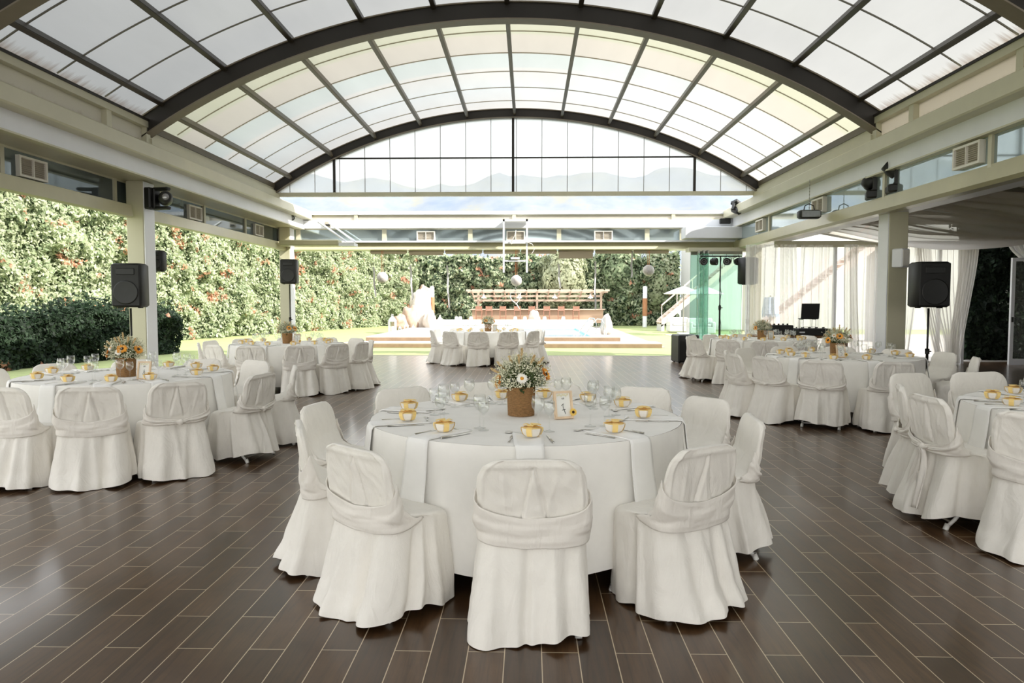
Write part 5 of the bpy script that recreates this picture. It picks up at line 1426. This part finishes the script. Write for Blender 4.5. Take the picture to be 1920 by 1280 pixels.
# pool ladder
p = P(1118, 630, 24.6); t = thing('pool_ladder', 'curved chrome handrails at the near pool corner', 'ladder', (p.x, 24.7, dk))
for k, (dx, dy) in enumerate(((0.0, .0), (-.12, 1.6))):
    m = MB(); m.tube([(dx + .28, dy, 0), (dx + .28, dy, .42), (dx + .2, dy, .58), (dx + .05, dy + .05, .6), (dx - .12, dy + .1, .42), (dx - .42, dy + .2, -.05)], .02, 8); m.build('handrail', MT['chrome'], t, True)
# parasols, sofas
for i, (px, Y, r) in enumerate(((1282, 33.5, .95), (1322, 32, .85))):
    z = P(px, 536, Y).z; x = P(px, 540, Y).x; t = thing('parasol', ['white open parasol left of the glass doors', 'white open parasol seen through the green glass doors'][i], 'parasol', (x, Y, 0), 0, 'white open parasols')
    m = MB(); m.lathe([(.001, z), (r * .5, z - .16), (r, z - .36), (r * .98, z - .38), (r * .5, z - .19), (.001, z - .03)], 8); m.build('canopy', MT['whitefab'], t)
    m = MB(); m.tube([(0, 0, 0), (0, 0, z + .06)], .025, 8); m.build('pole', MT['alu'], t); m = MB(); m.bbox(-.25, .25, -.25, .25, 0, .08, .02); m.build('base', MT['white'], t)
for i, (a, b, Y) in enumerate(((1252, 1292, 35.5), (1290, 1338, 33.6))):
    xa, xb = P(a, 610, Y).x, P(b, 610, Y).x; t = thing('outdoor_sofa', ['white outdoor sofa on the shaded lawn, farther one', 'white outdoor sofa on the shaded lawn beside the glass doors'][i], 'sofa', ((xa + xb) / 2, Y, 0), 0, 'white outdoor sofas'); w = (xb - xa) / 2
    m = MB(); m.bbox(-w, w, -.4, .4, .03, .36, .04); m.build('base', MT['whitefab'], t); m = MB(); m.bbox(-w, w, .2, .42, .3, .75, .05); m.build('backrest', MT['whitefab'], t)
    for s in (-1, 1): m = MB(); m.bbox(*sorted((s * w, s * (w - .16))), -.4, .3, .3, .58, .04); m.build('armrest', MT['whitefab'], t)
    m = MB(); m.bbox(-w + .18, w - .18, -.38, .2, .36, .48, .03); m.build('cushion', MT['whitefab'], t)
# outdoor stairs and white house
def stairs(xa, za, xb, zb, Y, label):
    t = thing('outdoor_staircase', label, 'staircase', (xa, Y, 0)); L = xb - xa; H = zb - za
    for dy in (0, 1.3):
        m = MB(); m.add([(0, dy, za - .12), (0, dy, za + .22), (L, dy, zb + .22), (L, dy, zb - .12), (0, dy + .08, za - .12), (0, dy + .08, za + .22), (L, dy + .08, zb + .22), (L, dy + .08, zb - .12)], [(0, 1, 2, 3), (7, 6, 5, 4), (0, 4, 5, 1), (1, 5, 6, 2), (2, 6, 7, 3), (3, 7, 4, 0)]); m.build('stringer', MT['stairpink'], t)
    n = int(H / .18)
    m = MB()
    for k in range(n): x = L * (k + .5) / n; z = za + H * (k + .5) / n; m.box(x - .16, x + .16, .08, 1.3, z, z + .04)
    m.build('treads', MT['stairpink'], t)
    m = MB(); m.tube([(0, 0, za + 1.0), (L, 0, zb + 1.0)], .04, 6)
    for k in range(7): x = L * k / 6; m.tube([(x, 0, za + H * k / 6 + .2), (x, 0, za + H * k / 6 + 1.0)], .02, 6)
    m.build('handrail', MT['stairpink'], t)
    m = MB(); m.box(L * .97, L * .97 + .2, 0, 1.38, 0, zb); m.build('support', MT['stucco'], t); m = MB(); m.box(0, .15, 0, 1.38, 0, max(.05, za)); m.build('support', MT['stucco'], t)
stairs(6.9, .35, 11.6, 4.4, 37, 'white staircase outside seen beside and through the glass doors')
stairs(8.7, .3, 13.2, 3.9, 26.5, 'pinkish outdoor staircase behind the sheer curtains')
m = MB(); m.box(9.8, 34, 39.5, 46, 0, 6.5); tag(m.build('white_house', MT['stucco']), 'large white house wall behind the annex curtains', 'house')
m = MB(); m.box(6.3, 30, 17.65, 33, -.02, .015); struct(m, 'terrace_paving', MT['deck'], 'white paving outside the annex')
# folded parasol with fringe
p = P(1444, 600, 21); t = thing('folded_parasol', 'folded pale blue fringed parasol outside the curtains', 'parasol', (p.x, 21, 0)); za, zb = P(1444, 557, 21).z, P(1444, 588, 21).z
m = MB(); m.grid(lambda u, v: ((.17 + .06 * v + .02 * math.sin(u * 50)) * math.cos(u * 6.283), (.17 + .06 * v + .02 * math.sin(u * 50)) * math.sin(u * 6.283), za - (za - zb) * v), 48, 6, 0, True); m.build('canopy', MT['bluefab'], t, True)
m = MB()
for k in range(36): a = k * .1745; m.box(.22 * math.cos(a) - .012, .22 * math.cos(a) + .012, .22 * math.sin(a) - .004, .22 * math.sin(a) + .004, zb - .06 - .04 * (k % 3 == 0), zb + .01)
m.build('fringe', MT['bluefab'], t); m = MB(); m.tube([(0, 0, 0), (0, 0, za + .05)], .02, 8); m.build('pole', MT['alu'], t)
m = MB(); m.bbox(-.2, .2, -.2, .2, 0, .07, .02); m.build('base', MT['white'], t)
# anything built only to be copied is in use everywhere: nothing left over
